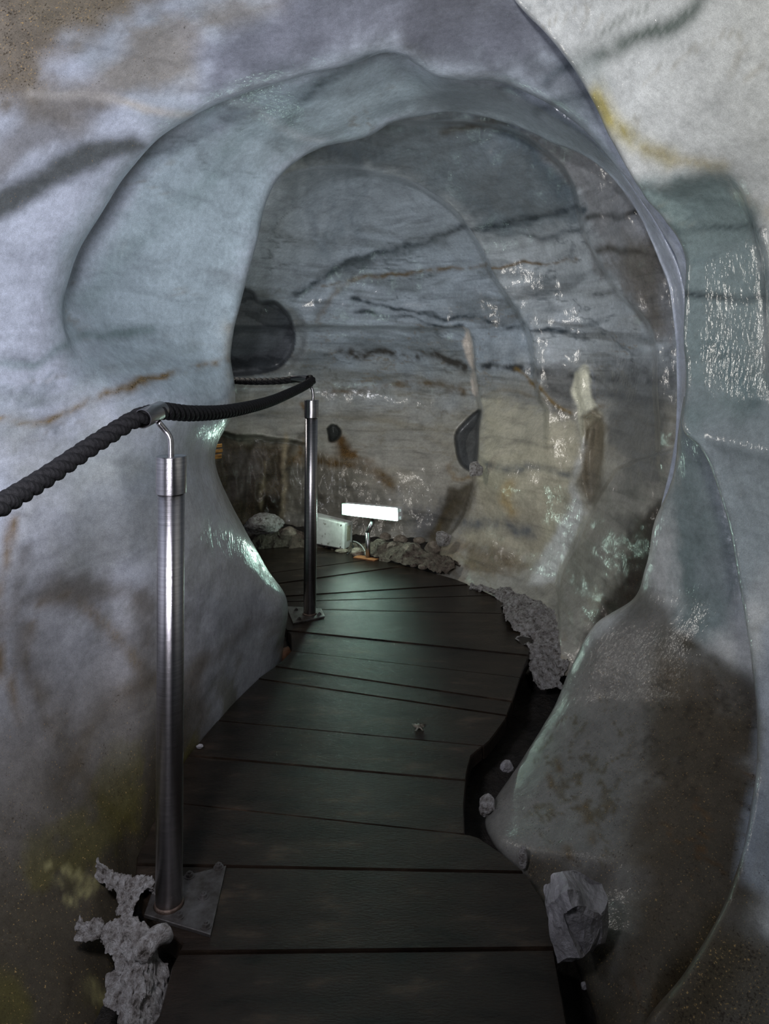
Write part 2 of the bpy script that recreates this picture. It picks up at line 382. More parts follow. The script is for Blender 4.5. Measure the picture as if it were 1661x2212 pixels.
for E1, E2, rec in hi:
    e1 = P(*E1); row = []
    row.append(ring_scale(e1, 1.22, -0.8)); row.append(ring_scale(e1, 1.24, 0.5))
    row.append(ring_scale(e1, 1.20, 1.3)); row.append(ring_scale(e1, 1.10, E1[2] - .28)); row.append(tuple(e1))
    x, y = outw(E1[0], E1[1], 20 * rec); x += (E2[0] - E1[0]) * (.03 + .12 * (1 - rec)); y += (E2[1] - E1[1]) * (.03 + .12 * (1 - rec))
    row.append(tuple(P(x, y, E1[2] + .09 + .17 * rec)))
    dY = E2[2] - E1[2]
    x, y = E1[0] + (E2[0] - E1[0]) * .38, E1[1] + (E2[1] - E1[1]) * .38; row.append(tuple(P(x, y, E1[2] + dY * (.45 + .12 * rec))))
    x, y = E1[0] + (E2[0] - E1[0]) * .82, E1[1] + (E2[1] - E1[1]) * .82; row.append(tuple(P(x, y, E1[2] + dY * .86)))
    row.append(tuple(P(*E2)))
    x, y = outw(E2[0], E2[1], 14); row.append(tuple(P(x, y, E2[2] + .12)))
    x, y = outw(E2[0], E2[1], 110); row.append(tuple(P(x, y, E2[2] + .25)))
    keys.append(row)
NU, NV = 460, 230
VL = sheet(keys, NU, NV, 0.016, 3)
# the ceiling takes over from the left wall at the crown; both are one melt surface
def paint_left(V):
    p = Paint(V, rgb(186, 193, 206), 12, 1)
    p.area([(110, 720), (150, 560), (350, 290), (640, 165), (850, 100), (1350, 330), (1300, 400), (960, 250), (620, 370), (500, 800), (500, 900), (300, 860)], 60, rgb(165, 184, 190), 0.75, 0)
    p.strata(5, 0.55, 0.10, rgb(150, 160, 165), 0.45, 60)
    p.marble(2.2, (1, 1, 1.6), -.1, rgb(112, 124, 128), .5, 110)
    p.marble(3.4, (1, 1, 2.2), 0.0, rgb(126, 112, 90), .45, 130, .04, .5)
    # gold-brown grit in the vault, top left
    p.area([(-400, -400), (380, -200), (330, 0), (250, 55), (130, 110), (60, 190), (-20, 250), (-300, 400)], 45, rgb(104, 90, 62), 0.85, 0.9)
    p.area([(60, 215), (200, 160), (300, 90), (470, 20), (650, -40), (620, 40), (450, 95), (420, 170), (300, 190), (180, 240), (60, 260)], 32, rgb(122, 108, 82), 0.62, 0.7)
    p.area([(-80, 360), (60, 230), (220, 230), (200, 290), (60, 350), (0, 400)], 26, rgb(110, 106, 100), 0.65, 0.3)
    p.area([(-80, 470), (0, 395), (130, 325), (290, 280), (325, 312), (200, 372), (90, 430), (0, 480)], 20, rgb(66, 70, 66), 0.9, 0.5, .25)
    p.area([(860, 20), (940, -60), (1120, -80), (1010, 60), (900, 110), (850, 95)], 35, rgb(70, 70, 66), 0.8, 0.2)
    p.area([(880, 100), (1000, 20), (1120, 10), (1250, 160), (1320, 300), (1180, 205), (1060, 160), (950, 150)], 40, rgb(104, 110, 116), .85)
    p.area([(960, 165), (1100, 172), (1250, 240), (1330, 330), (1300, 370), (1150, 290), (980, 245), (880, 250)], 30, rgb(118, 128, 134), 0.8)
    p.area([(420, 120), (560, 20), (700, -150), (1200, -150), (1250, 160), (1000, 150), (850, 95), (640, 155), (480, 205)], 50, rgb(106, 108, 118), .85)  # crown painted darker to offset the light of the right lamp
    p.stroke([(60, 198), (180, 198), (260, 215), (330, 232), (410, 246)], 9, rgb(190, 186, 180), 0.8, 0, .3)
    p.stroke([(500, 225), (560, 245), (600, 275), (650, 290), (700, 300)], 8, rgb(196, 206, 212), 0.8, 0, .3)
    p.stroke([(630, 262), (680, 205), (740, 160), (800, 130)], 14, rgb(84, 98, 104), 0.75)
    p.stroke([(440, 380), (560, 290), (620, 270)], 10, rgb(120, 136, 140), 0.5)
    p.stroke([(180, 640), (260, 560), (340, 470), (420, 420), (500, 330)], 26, rgb(140, 158, 160), 0.45)
    p.stroke([(1180, 175), (1240, 130), (1300, 100)], 14, VEIN, .6)
    p.stroke([(1170, 240), (1260, 210), (1340, 190)], 12, VEIN, .5)
    # sediment line under the bright ice
    p.stroke([(-60, 800), (80, 782), (130, 745), (200, 728), (330, 705)], 10, rgb(120, 140, 140), 0.6)
    p.stroke([(-60, 870), (150, 855), (230, 800), (330, 770), (420, 745)], 14, rgb(130, 140, 140), 0.55)
    p.stroke([(-80, 925), (60, 915), (130, 898), (190, 868), (260, 840), (330, 812), (400, 792), (500, 770)], 8, rgb(126, 106, 72), 0.85, 0.9, .8)
    p.stroke([(180, 868), (260, 842), (330, 815)], 14, rgb(110, 92, 60), 0.5, 0.9, 1.0)
    p.area([(40, 930), (200, 890), (330, 900), (330, 1050), (120, 1080), (30, 1200)], 60, rgb(176, 178, 170), 0.4, 0.35)
    p.area([(140, 940), (420, 900), (440, 1000), (420, 1240), (160, 1230)], 60, rgb(150, 160, 160), 0.5, 0.35)
    # darker dirty foot
    p.area([(60, 1290), (110, 1240), (240, 1235), (340, 1260), (340, 1330), (230, 1290), (140, 1290)], 26, rgb(70, 72, 76), 0.85)
    p.stroke([(90, 1300), (150, 1275), (190, 1310), (240, 1370), (300, 1440)], 14, rgb(112, 94, 66), 0.75, 0.8, .8)
    p.stroke([(70, 1350), (50, 1420), (90, 1500), (130, 1560)], 18, rgb(96, 84, 66), 0.6, 0.6, .8)
    p.stroke([(330, 1470), (260, 1520), (180, 1600), (120, 1680)], 26, rgb(66, 62, 60), 0.7)
    p.stroke([(300, 1300), (320, 1400), (300, 1520)], 24, rgb(84, 84, 88), 0.6)
    p.stroke([(380, 1500), (440, 1440), (500, 1380), (570, 1330)], 16, rgb(110, 110, 114), 0.5)
    p.stroke([(430, 1560), (430, 1480), (450, 1420)], 14, rgb(70, 58, 40), 0.7, .7)
    p.stroke([(30, 1120), (20, 1220), (8, 1320), (0, 1420), (40, 1560)], 11, rgb(120, 98, 68), 0.7, 0.6, .8)
    p.stroke([(60, 1180), (40, 1300), (50, 1420), (100, 1560), (200, 1700), (290, 1800)], 15, rgb(62, 60, 58), 0.6, 0.4)
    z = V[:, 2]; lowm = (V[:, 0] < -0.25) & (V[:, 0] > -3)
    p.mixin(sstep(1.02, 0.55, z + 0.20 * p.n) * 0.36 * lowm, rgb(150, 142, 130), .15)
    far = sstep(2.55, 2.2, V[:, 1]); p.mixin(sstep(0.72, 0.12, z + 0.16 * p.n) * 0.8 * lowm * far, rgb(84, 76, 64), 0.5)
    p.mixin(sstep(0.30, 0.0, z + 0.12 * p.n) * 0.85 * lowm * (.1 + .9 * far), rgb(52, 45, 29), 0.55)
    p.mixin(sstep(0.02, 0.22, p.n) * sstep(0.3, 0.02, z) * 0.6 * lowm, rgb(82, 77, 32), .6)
    for x_, y_, r_ in [(172, 1892, 9), (200, 1908, 10), (150, 1880, 7), (130, 1905, 8), (222, 1885, 8), (185, 1930, 9), (160, 1950, 8), (240, 1915, 8), (110, 1870, 6), (195, 2120, 12), (215, 2150, 9)]:
        p.stroke([(x_ - r_, y_), (x_ + r_ * .6, y_ + r_ * .5)], r_, rgb(140, 134, 92), .75, 0, 1.2)
    p.stroke([(500, 700), (490, 800), (500, 860)], 12, rgb(150, 146, 126), 0.5, .5)
    return p.c
# split the sheet: left wall = stations up to the crown, ceiling = the rest
cut = 270
VG = VL.reshape(NU, NV, 3)
wl = grid_object('wall_left', [(VG[:cut + 1].reshape(-1, 3), cut + 1, NV)], paint_left)
tag(wl, 'pale blue and lilac glacier ice wall with a dirty brown foot, left of the boardwalk', 'ice wall')
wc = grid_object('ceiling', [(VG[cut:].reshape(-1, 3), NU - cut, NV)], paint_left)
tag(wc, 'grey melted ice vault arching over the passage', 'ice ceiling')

# ---- right wall ------------------------------------------------------------------
sil = [(1040, -110, 1.98), (1110, 0, 1.98), (1175, 70, 1.98), (1232, 142, 1.98), (1280, 215, 2.0), (1325, 305, 2.03), (1388, 415, 2.08), (1440, 480, 2.12), (1464, 550, 2.16), (1462, 640, 2.18), (1460, 740, 2.18),
       (1467, 850, 2.16), (1468, 930, 2.12), (1508, 972, 2.06), (1545, 1040, 2.0), (1582, 1140, 1.92), (1602, 1250, 1.84), (1622, 1400, 1.73), (1634, 1540, 1.64), (1630, 1680, 1.56), (1604, 1840, 1.46), (1556, 1985, 1.38), (1480, 2110, 1.32), (1380, 2240, 1.28), (1250, 2500, 1.2)]
kw = []
for s_ in sil:
    e = P(*s_); row = [ring_scale(e, 1.25, -.8), ring_scale(e, 1.30, .4), ring_scale(e, 1.26, s_[2] - .8), ring_scale(e, 1.12, s_[2] - .33), ring_scale(e, 1.03, s_[2] - .08), tuple(e)]
    x, y = s_[0] + 22, s_[1]; row.append(tuple(P(x, y, s_[2] + .10)))
    x, y = s_[0] + 130, s_[1]; row.append(tuple(P(x, y, s_[2] + .18)))
    kw.append(row)
pocket = smoothline([(1380, 405), (1440, 400), (1500, 378), (1560, 372), (1600, 420), (1630, 500), (1650, 600), (1662, 760), (1700, 1100), (1500, 1400), (1450, 1000), (1440, 700), (1440, 480)], 70)
def carve(V):
    q = project(V); d = sdf(q, pocket); k = sstep(6, -26, d)[:, None] * (V[:, 1] > .9)[:, None]
    fade = sstep(1150, 700, q[:, 1])[:, None]
    r = np.stack([V[:, 0], 0.9 * np.ones(len(V)) * 1.0, 0 * V[:, 2]], 1); r /= np.linalg.norm(r, axis=1)[:, None]
    return V + r * 0.07 * k * fade
NW, MW = 300, 160
VW = sheet(kw, NW, MW, 0.012, 40, carve)
# ridge lobe behind the right wall's edge
qs = [((1480, 860, 2.34), (1560, 860, 2.3)), ((1467, 930, 2.36), (1570, 950, 2.28)), ((1455, 1030, 2.40), (1640, 1020, 2.2)), ((1420, 1120, 2.45), (1680, 1120, 2.12)), ((1398, 1225, 2.50), (1700, 1230, 2.05)), ((1372, 1292, 2.52), (1710, 1310, 2.0)),
      ((1292, 1348, 2.55), (1720, 1420, 1.93)), ((1240, 1440, 2.50), (1730, 1490, 1.88)), ((1200, 1535, 2.42), (1730, 1550, 1.84)), ((1110, 1680, 2.2), (1730, 1680, 1.74)), ((1062, 1760, 2.08), (1720, 1790, 1.65)), ((1076, 1818, 1.95), (1700, 1900, 1.57)),
      ((1130, 1888, 1.85), (1670, 2000, 1.51)), ((1185, 1975, 1.70), (1610, 2130, 1.46)), ((1245, 2085, 1.57), (1540, 2260, 1.43)), ((1292, 2212, 1.45), (1480, 2400, 1.36)), ((1330, 2420, 1.30), (1420, 2600, 1.25))]
kq = []
for a, b_ in qs:
    row = [tuple(P(a[0] + 90, a[1] + 10, a[2] + .30)), tuple(P(a[0] + 14, a[1], a[2] + .12)), tuple(P(*a))]
    for t in (.25, .55, 1.0):
        x, y, Yd = (a[i] + (b_[i] - a[i]) * t for i in range(3)); row.append(tuple(P(x, y, Yd - .10 * math.sin(math.pi * t))))
    kq.append(row)
NQ, MQ = 220, 120
VQ = sheet(kq, NQ, MQ, 0.012, 70)
def paint_right(V):
    p = Paint(V, rgb(200, 202, 200), 12, 4)
    p.strata(4, -0.5, 0.12, rgb(168, 174, 172), 0.5, 70)
    p.stroke([(1230, 160), (1300, 120), (1370, 92), (1440, 62), (1500, 10), (1540, -40)], 22, rgb(96, 104, 98), 0.8, .15)
    p.stroke([(1250, 110), (1330, 60), (1400, 20)], 8, rgb(130, 134, 128), .6)
    p.area([(1225, 130), (1300, 110), (1330, 180), (1300, 220)], 22, rgb(138, 144, 142), 0.7)
    p.stroke([(1290, 205), (1320, 262), (1370, 305), (1440, 350)], 22, rgb(158, 148, 96), 0.8, .25)
    p.stroke([(1400, 330), (1470, 355), (1560, 365)], 14, rgb(166, 158, 132), 0.7, .3)
    p.stroke([(1600, 430), (1661, 480)], 14, rgb(176, 164, 130), 0.6, .2)
    p.area(pocket, 26, rgb(106, 124, 124), 0.88)
    p.marble(2.2, (1, 1, 2.4), -.1, rgb(92, 106, 108), .5, 150)
    p.marble(4, (1, 1, 2.4), 0.0, rgb(130, 120, 96), .35, 160, .04, .3)
    p.stroke([(1470, 496), (1560, 498), (1650, 505)], 6, rgb(64, 74, 76), 0.8)
    p.stroke([(1460, 640), (1540, 645), (1600, 655), (1680, 640)], 9, rgb(54, 64, 66), 0.85)
    p.stroke([(1540, 760), (1620, 850), (1640, 900)], 30, rgb(96, 116, 118), 0.6)
    p.area([(1460, 900), (1700, 900), (1700, 1350), (1560, 1350)], 60, rgb(150, 158, 162), 0.7)
    p.area([(1380, 1250), (1440, 1380), (1560, 1450), (1640, 1490), (1640, 2000), (1500, 2400), (900, 2400), (1000, 1700)], 40, rgb(104, 102, 96), 0.9, 0.45)
    p.stroke([(1380, 1290), (1440, 1370), (1520, 1420), (1620, 1500)], 30, rgb(70, 66, 56), 0.8, .4)
    lobe = [(1430, 1420), (1560, 1470), (1650, 1560), (1640, 1900), (1560, 2100), (1460, 2300), (1300, 2300), (1330, 1900), (1380, 1600)]
    p.area(lobe, 60, rgb(74, 64, 48), 0.88, .6)
    p.area([(1280, 1380), (1400, 1340), (1380, 1700), (1320, 1920), (1200, 1900), (1100, 1800), (1090, 1720), (1220, 1530)], 34, rgb(112, 110, 106), 0.8, 0.6)
    p.area([(1150, 1860), (1320, 1880), (1330, 2300), (1200, 2300)], 40, rgb(60, 54, 42), 0.8, .7)
    p.area([(1640, 1350), (1800, 1300), (1800, 1980), (1600, 1900), (1640, 1600)], 18, rgb(160, 168, 176), 0.9, .3)
    p.area([(1540, 1990), (1700, 2040), (1700, 2500), (1300, 2500)], 36, rgb(84, 74, 54), 0.9, 0.9)
    spk = smoothline([(1180, 1560), (1260, 1500), (1350, 1560), (1360, 1700), (1320, 1860), (1220, 1840), (1130, 1760), (1130, 1660), (1180, 1560)], 40)
    p.marble(11, (1, 1, .8), -.6, rgb(72, 62, 36), .75, 190, .07, .7, sstep(30, -30, sdf(p.q, spk)))
    p.marble(14, (1, 1, .6), -.3, rgb(96, 70, 40), .6, 200, .06, .8, sstep(30, -30, sdf(p.q, lobe)))
    p.marble(14, (1, 1, .6), -.3, rgb(40, 34, 26), .6, 210, .07, .7, sstep(30, -30, sdf(p.q, lobe)))
    for x, y, r_ in [(1240, 1840, 9), (1270, 1760, 12), (1285, 1810, 9), (1210, 1660, 8), (1190, 1690, 7), (1310, 1740, 9)]:
        p.stroke([(x - r_ * .3, y - r_), (x + r_ * .3, y + r_)], r_, rgb(84, 68, 42), .8, .6)
    return p.c
wr = grid_object('wall_right', [(VW, NW, MW), (VQ, NQ, MQ)], paint_right)
tag(wr, 'right-hand ice wall, bright cream above and brown with grit towards the floor', 'ice wall')

# ---- chamber beyond the arch --------------------------------------------------------
cp = [(960, 245, 3.15), (700, 300, 3.25), (560, 400, 3.45), (480, 300, 3.2), (400, 600, 3.9), (400, 900, 4.4), (400, 1200, 4.7), (400, 1450, 4.6), (850, 360, 3.75), (640, 480, 4.1), (820, 450, 4.25), (620, 600, 4.55), (800, 650, 4.75), (820, 850, 4.9),
      (520, 800, 4.6), (560, 950, 4.75), (600, 1100, 4.85), (800, 1050, 4.8), (800, 1180, 4.62), (600, 1180, 4.85), (600, 1400, 4.7), (850, 1400, 4.3), (950, 1120, 4.6), (960, 950, 4.7), (960, 1200, 4.35), (1000, 700, 4.5),
      (1100, 850, 4.10), (1100, 1050, 4.02), (1080, 1230, 3.98), (1000, 1240, 4.1), (1180, 1240, 3.75), (1200, 700, 3.85), (1200, 1000, 3.8), (1300, 750, 3.5), (1400, 750, 3.05), (1450, 900, 2.8), (1300, 1000, 3.45), (1300, 1200, 3.22), (1250, 1350, 3.15), (1180, 1420, 3.1),
      (1250, 420, 3.3), (1100, 290, 3.2), (1050, 400, 3.6), (1350, 480, 2.98), (1430, 1150, 2.78), (1200, 560, 3.75), (1050, 550, 4.2), (1560, 400, 2.7), (1560, 800, 2.65), (1560, 1100, 2.65), (1400, 1400, 2.8), (1300, 1450, 2.95), (1000, 1400, 3.7), (900, 180, 3.0), (1300, 180, 2.85), (500, 180, 3.0)]
cpa = np.array(cp)
def tps_fit(pts, val, lam=0.02):
    n = len(pts); d = np.linalg.norm(pts[:, None] - pts[None], axis=2); K = np.where(d > 0, d * d * np.log(d + 1e-9), 0)
    A = np.zeros((n + 3, n + 3)); A[:n, :n] = K + lam * np.eye(n); A[:n, n] = 1; A[:n, n + 1:] = pts; A[n, :n] = 1; A[n + 1:, :n] = pts.T
    return np.linalg.solve(A, np.concatenate([val, [0, 0, 0]]))
s0 = cpa[:, :2] / 400.0; wts = tps_fit(s0, cpa[:, 2])
def tps(q):
    q = q / 400.0; r = np.full(len(q), wts[-3]) + q @ wts[-2:]
    for p_, w_ in zip(s0, wts):
        d = np.hypot(*(q - p_).T); r += w_ * np.where(d > 0, d * d * np.log(d + 1e-9), 0)
    return r
E3 = smoothline([(560, 400), (640, 372), (730, 358), (830, 376), (880, 390), (930, 415), (980, 450), (1012, 492), (1040, 535), (1065, 590), (1100, 645), (1125, 685), (1146, 722), (1156, 780), (1166, 850), (1182, 885)], 60) + [(1180, 1500), (300, 1500), (300, 500)]
E4 = smoothline([(1000, 262), (1060, 268), (1130, 290), (1200, 340), (1232, 382), (1247, 425), (1256, 465), (1266, 505), (1290, 552), (1320, 600), (1350, 645), (1380, 676), (1405, 705), (1416, 745), (1420, 850), (1425, 1000)], 60) + [(1425, 1500), (300, 1500), (300, 250)]
PIL = smoothline([(985, 706), (1008, 712), (1020, 740), (1027, 790), (1036, 850), (1041, 885), (1036, 920), (1032, 980), (1028, 1040), (1015, 1090), (990, 1135), (955, 1175), (945, 1230)], 60) + [(900, 1500), (300, 1500), (300, 700)]
HOLE = smoothline([(470, 640), (512, 624), (545, 628), (562, 650), (598, 650), (625, 680), (637, 730), (628, 768), (600, 798), (560, 806), (500, 812), (470, 800), (465, 700), (470, 640)], 60)
HRIM = smoothline([(480, 600), (560, 630), (610, 650), (650, 680), (666, 730), (655, 775), (625, 810), (560, 812), (480, 815), (450, 700), (480, 600)], 60)
H2 = smoothline([(706, 925), (716, 916), (730, 920), (738, 936), (728, 952), (712, 955), (708, 940), (706, 925)], 30)
H3 = smoothline([(1062, 870), (1028, 887), (1002, 910), (986, 932), (983, 960), (990, 992), (1008, 1014), (1040, 1022), (1070, 1000), (1074, 900), (1062, 870)], 50)
OVAL = smoothline([(1262, 905), (1290, 890), (1304, 930), (1306, 1000), (1296, 1060), (1276, 1085), (1262, 1050), (1258, 980), (1262, 905)], 40)
FIN = smoothline([(1246, 802), (1256, 791), (1270, 791), (1279, 808), (1282, 840), (1285, 878), (1296, 900), (1276, 926), (1257, 966), (1253, 920), (1257, 880), (1246, 842), (1246, 802)], 60)
xs = np.arange(400, 1561, 3.2); ys = np.arange(180, 1461, 3.2)
GX, GY = np.meshgrid(xs, ys, indexing='ij'); q0 = np.stack([GX.ravel(), GY.ravel()], 1)
D = tps(q0)
wq = q0 + 5 * np.stack([fbm(np.stack([q0[:, 0] / 60, q0[:, 1] / 60, 0 * D], 1), 3, 5), fbm(np.stack([q0[:, 0] / 60, q0[:, 1] / 60, 0 * D], 1), 3, 8)], 1)
D += 0.26 * sstep(2, -8, sdf(wq, E3)) * sstep(1000, 800, q0[:, 1])
# the near vault swells towards its lip, so that the lip throws the eye onto the next ring
D -= 0.10 * np.exp(-(pdist(q0, E3[:60]) / 60) ** 2) * (sdf(q0, E3) > 0) * sstep(1000, 800, q0[:, 1])
D += 0.24 * sstep(2, -9, sdf(wq, E4)) * sstep(1050, 800, q0[:, 1])
D += 0.34 * sstep(2, -8, sdf(wq, PIL)) * sstep(700, 900, q0[:, 1]) + 0.10 * sstep(2, -8, sdf(wq, PIL)) * sstep(690, 720, q0[:, 1])
D += 0.12 * sstep(6, -26, sdf(wq, HRIM)) + 0.34 * sstep(2, -6, sdf(wq, HOLE))
D += 0.30 * sstep(1, -6, sdf(q0, H2)) + 0.22 * sstep(2, -7, sdf(wq, H3)) * sstep(2, -8, sdf(wq, PIL))
D += 0.045 * sstep(3, -14, sdf(wq, OVAL)) - 0.05 * sstep(4, -10, sdf(wq, FIN))
# shelf on the right that carries the pale runnel
SHELF = smoothline([(1330, 1010), (1300, 1060), (1268, 1120), (1240, 1180), (1215, 1225), (1205, 1262)], 40) + [(1205, 1500), (1500, 1500), (1500, 950)]
D -= 0.09 * sstep(2, -7, sdf(wq, SHELF))
# bulges added to the wall so that the lamps glint there
for bx_, by_, br_, bh_ in [(1075, 350, 62, .075), (1180, 680, 52, .06), (675, 520, 42, .05), (678, 672, 30, .04), (1290, 712, 28, .035), (1185, 955, 42, .05), (1365, 680, 26, .035), (800, 985, 26, .035), (1180, 1225, 30, .03), (945, 460, 60, .04)]:
    D -= bh_ * np.exp(-(((wq[:, 0] - bx_) / br_) ** 2 + ((wq[:, 1] - by_) / (br_ * .9)) ** 2))
# soft scallops of the melted wall
D += 0.05 * fbm(np.stack([q0[:, 0] / 130, q0[:, 1] / 170, D], 1), 3, 90) + 0.03 * fbm(np.stack([q0[:, 0] / 40, q0[:, 1] / 60, D], 1), 3, 91)
low_c = sstep(900, 1000, q0[:, 1]) * sstep(800, 700, q0[:, 0])
D += low_c * 0.12 * fbm(np.stack([q0[:, 0] / 34, q0[:, 1] / 90, D], 1), 4, 95)
# a ledge above the dark rocky foot, far left
LEDGE = smoothline([(300, 905), (470, 928), (510, 940), (560, 940), (600, 945), (640, 950), (680, 960)], 30) + [(700, 1500), (300, 1500)]
D += 0.14 * sstep(2, -8, sdf(wq, LEDGE))
VC = np.stack([(q0[:, 0] - CX) / F * D, D, H - (q0[:, 1] - HY) / F * D], 1)
def paint_back(V):
    p = Paint(V, rgb(176, 184, 190), 9, 7)
    q = p.q
    p.area(E3, 12, rgb(160, 172, 184), 1.0)
    p.strata(9, 0.10, 0.06, rgb(104, 112, 116), 0.55, 80, sstep(400, 560, q[:, 1]))
    p.strata(20, 0.06, 0.05, rgb(96, 100, 100), 0.5, 84, sstep(560, 700, q[:, 1]) * sstep(1080, 900, q[:, 1]))
    p.marble(2.4, (.8, .8, 3.5), -.15, rgb(74, 84, 90), .6, 170, .05, 0, sstep(330, 480, q[:, 1]))
    p.marble(4.5, (.8, .8, 3.0), -.05, rgb(120, 102, 74), .5, 180, .04, .6, sstep(560, 760, q[:, 1]))
    # warm lower wall
    p.mixin(sstep(720, 960, q[:, 1] + 60 * p.n) * .65, rgb(176, 166, 142), .2)
    p.area([(860, 330), (700, 330), (600, 380), (620, 420), (760, 380)], 22, rgb(112, 122, 128), .5)
    # crown of the near vault: painted darker, standing in for shade at the step
    p.area([(620, 340), (900, 245), (1100, 250), (1240, 380), (1260, 480), (1060, 500), (960, 420), (830, 365)], 26, rgb(104, 116, 124), 0.85)
    p.area([(1060, 262), (1150, 280), (1240, 350), (1250, 430), (1190, 450), (1140, 350)], 20, rgb(84, 98, 108), .6)
    p.stroke([(960, 290), (1030, 270), (1090, 262)], 12, rgb(74, 66, 54), .6, .5)
    p.area([(1130, 285), (1330, 330), (1440, 480), (1460, 760), (1420, 720), (1290, 550), (1250, 420)], 16, rgb(136, 136, 138), .8, .25)
    p.area([(1300, 520), (1420, 520), (1440, 720), (1380, 680)], 30, rgb(100, 94, 84), .7, .6)
    dk = rgb(62, 72, 80)
    p.stroke([(640, 640), (700, 603), (745, 572), (800, 548), (860, 532), (920, 520), (980, 497), (1050, 489), (1130, 470), (1200, 455), (1262, 450)], 8, dk, 0.95, 0, .6)
    p.stroke([(740, 580), (860, 545), (960, 520)], 16, rgb(90, 100, 106), 0.6)
    p.stroke([(1265, 468), (1350, 465), (1400, 450)], 8, rgb(56, 56, 54), .8)
    p.stroke([(1080, 500), (1180, 505), (1260, 500)], 6, dk, .5)
    p.stroke([(1290, 535), (1350, 540), (1410, 550)], 8, rgb(70, 66, 60), .7)
    p.stroke([(755, 650), (850, 665), (950, 690), (1030, 690), (1100, 702), (1180, 712), (1250, 722)], 5, dk, 0.85, 0, .7)
    p.stroke([(770, 672), (870, 688), (930, 708), (1000, 710)], 4, dk, .8, 0, .7)
    p.stroke([(735, 760), (820, 763), (890, 768), (960, 780), (1000, 790)], 10, rgb(66, 64, 62), .9, 0, .8)
    p.stroke([(1040, 790), (1120, 797), (1200, 805), (1300, 818), (1430, 830)], 9, rgb(56, 60, 64), .85, 0, .7)
    p.stroke([(1180, 840), (1300, 850), (1420, 870)], 14, rgb(70, 72, 74), .6)
    p.stroke([(700, 620), (800, 600), (920, 590), (1030, 575), (1130, 572), (1240, 560)], 4, rgb(112, 98, 78), .7, .5, .8)
    p.stroke([(690, 690), (740, 620), (780, 600)], 6, rgb(120, 100, 70), .5, .5)
    p.stroke([(700, 850), (800, 835), (900, 830), (1000, 850)], 7, rgb(112, 100, 84), .7, .3, .8)
    p.stroke([(1040, 850), (1130, 850), (1180, 870)], 5, rgb(128, 120, 104), .6)
    p.area([(1150, 790), (1250, 790), (1250, 940), (1190, 900)], 12, rgb(84, 84, 82), .6)
    p.area([(1300, 800), (1460, 800), (1440, 1050), (1350, 1060), (1310, 950)], 30, rgb(84, 86, 86), .75)
    # brown stains
    p.stroke([(650, 870), (654, 920), (650, 980)], 6, rgb(120, 94, 56), .7, .9, .9)
    p.stroke([(726, 955), (745, 985), (790, 1000)], 12, rgb(110, 82, 46), .7, .9, .9)
    p.stroke([(620, 990), (720, 1000), (800, 1020), (840, 1050)], 14, rgb(104, 84, 54), .7, .9)
    p.area([(440, 930), (530, 948), (640, 950), (620, 1060), (608, 1150), (560, 1180), (440, 1180)], 16, rgb(78, 68, 56), .9, .8)
    p.area([(470, 960), (560, 980), (540, 1080), (480, 1100)], 24, rgb(104, 98, 98), .55, .4)
    p.area([(565, 1060), (610, 1060), (600, 1150), (560, 1160)], 12, rgb(34, 28, 22), .8, .4)
    p.area([(620, 1000), (760, 1010), (860, 1080), (830, 1180), (640, 1160)], 30, rgb(100, 98, 88), .7, .5)
    p.area([(860, 1060), (900, 1090), (930, 1110), (960, 1090), (990, 1080), (960, 1160), (930, 1170), (880, 1140)], 22, rgb(90, 92, 98), .75, .3)
    p.stroke([(612, 940), (612, 1040), (608, 1130)], 5, rgb(190, 176, 148), .7)
    p.stroke([(572, 1000), (566, 1060), (564, 1130)], 3, rgb(170, 158, 130), .7)
    p.stroke([(935, 1180), (960, 1120), (990, 1090)], 6, rgb(110, 92, 48), .6, .4)
    p.stroke([(1010, 1035), (990, 1030), (975, 1000)], 6, rgb(150, 120, 66), .5, .3)
    # pillar
    p.area([(1045, 860), (1240, 900), (1240, 1080), (1190, 1210), (1000, 1180), (1030, 1080)], 22, rgb(196, 190, 166), .75, .1)
    p.stroke([(1045, 1003), (1130, 1008), (1240, 1022)], 9, rgb(124, 126, 122), .8)
    p.stroke([(1045, 948), (1130, 955), (1200, 965)], 6, rgb(150, 146, 130), .6)
    p.stroke([(1000, 1130), (1080, 1132), (1150, 1150)], 16, rgb(116, 120, 122), .7)
    p.stroke([(1100, 1040), (1095, 1080), (1110, 1110)], 12, rgb(186, 160, 108), .5, .2)
    p.area([(1010, 1180), (1090, 1180), (1130, 1220), (1060, 1250), (990, 1230)], 18, rgb(110, 94, 66), .7, .8)
    p.area([(940, 1170), (1000, 1180), (980, 1250), (930, 1230)], 14, rgb(140, 124, 100), .7, .7)
    p.stroke([(1120, 800), (1180, 860), (1240, 890)], 5, rgb(120, 100, 60), .7, .6)
    p.area(FIN, 5, rgb(240, 238, 214), .98, 0, .3)  # thin fin: whiter ice, with light through it put into the colour
    p.area(OVAL, 8, rgb(112, 102, 82), .8, .6)
    p.stroke([(1262, 905), (1300, 880)], 5, rgb(90, 70, 40), .6)
    p.area([(1000, 712), (1012, 716), (1020, 760), (1026, 810), (1032, 858), (1022, 850), (1016, 800), (998, 740)], 4, rgb(240, 228, 218), .9, 0, .2)  # lit edge of the pillar, its brightness painted near white
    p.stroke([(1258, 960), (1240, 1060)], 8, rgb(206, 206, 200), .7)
    p.area([(1250, 1050), (1268, 1110), (1240, 1165), (1215, 1215), (1203, 1262), (1140, 1262), (1180, 1190), (1215, 1120)], 9, rgb(228, 230, 228), .9, 0, .3)  # pale band: whiter ice, its translucent glow put into the colour
    p.stroke([(1262, 1120), (1240, 1170), (1215, 1215), (1205, 1255)], 6, rgb(200, 200, 186), .8)
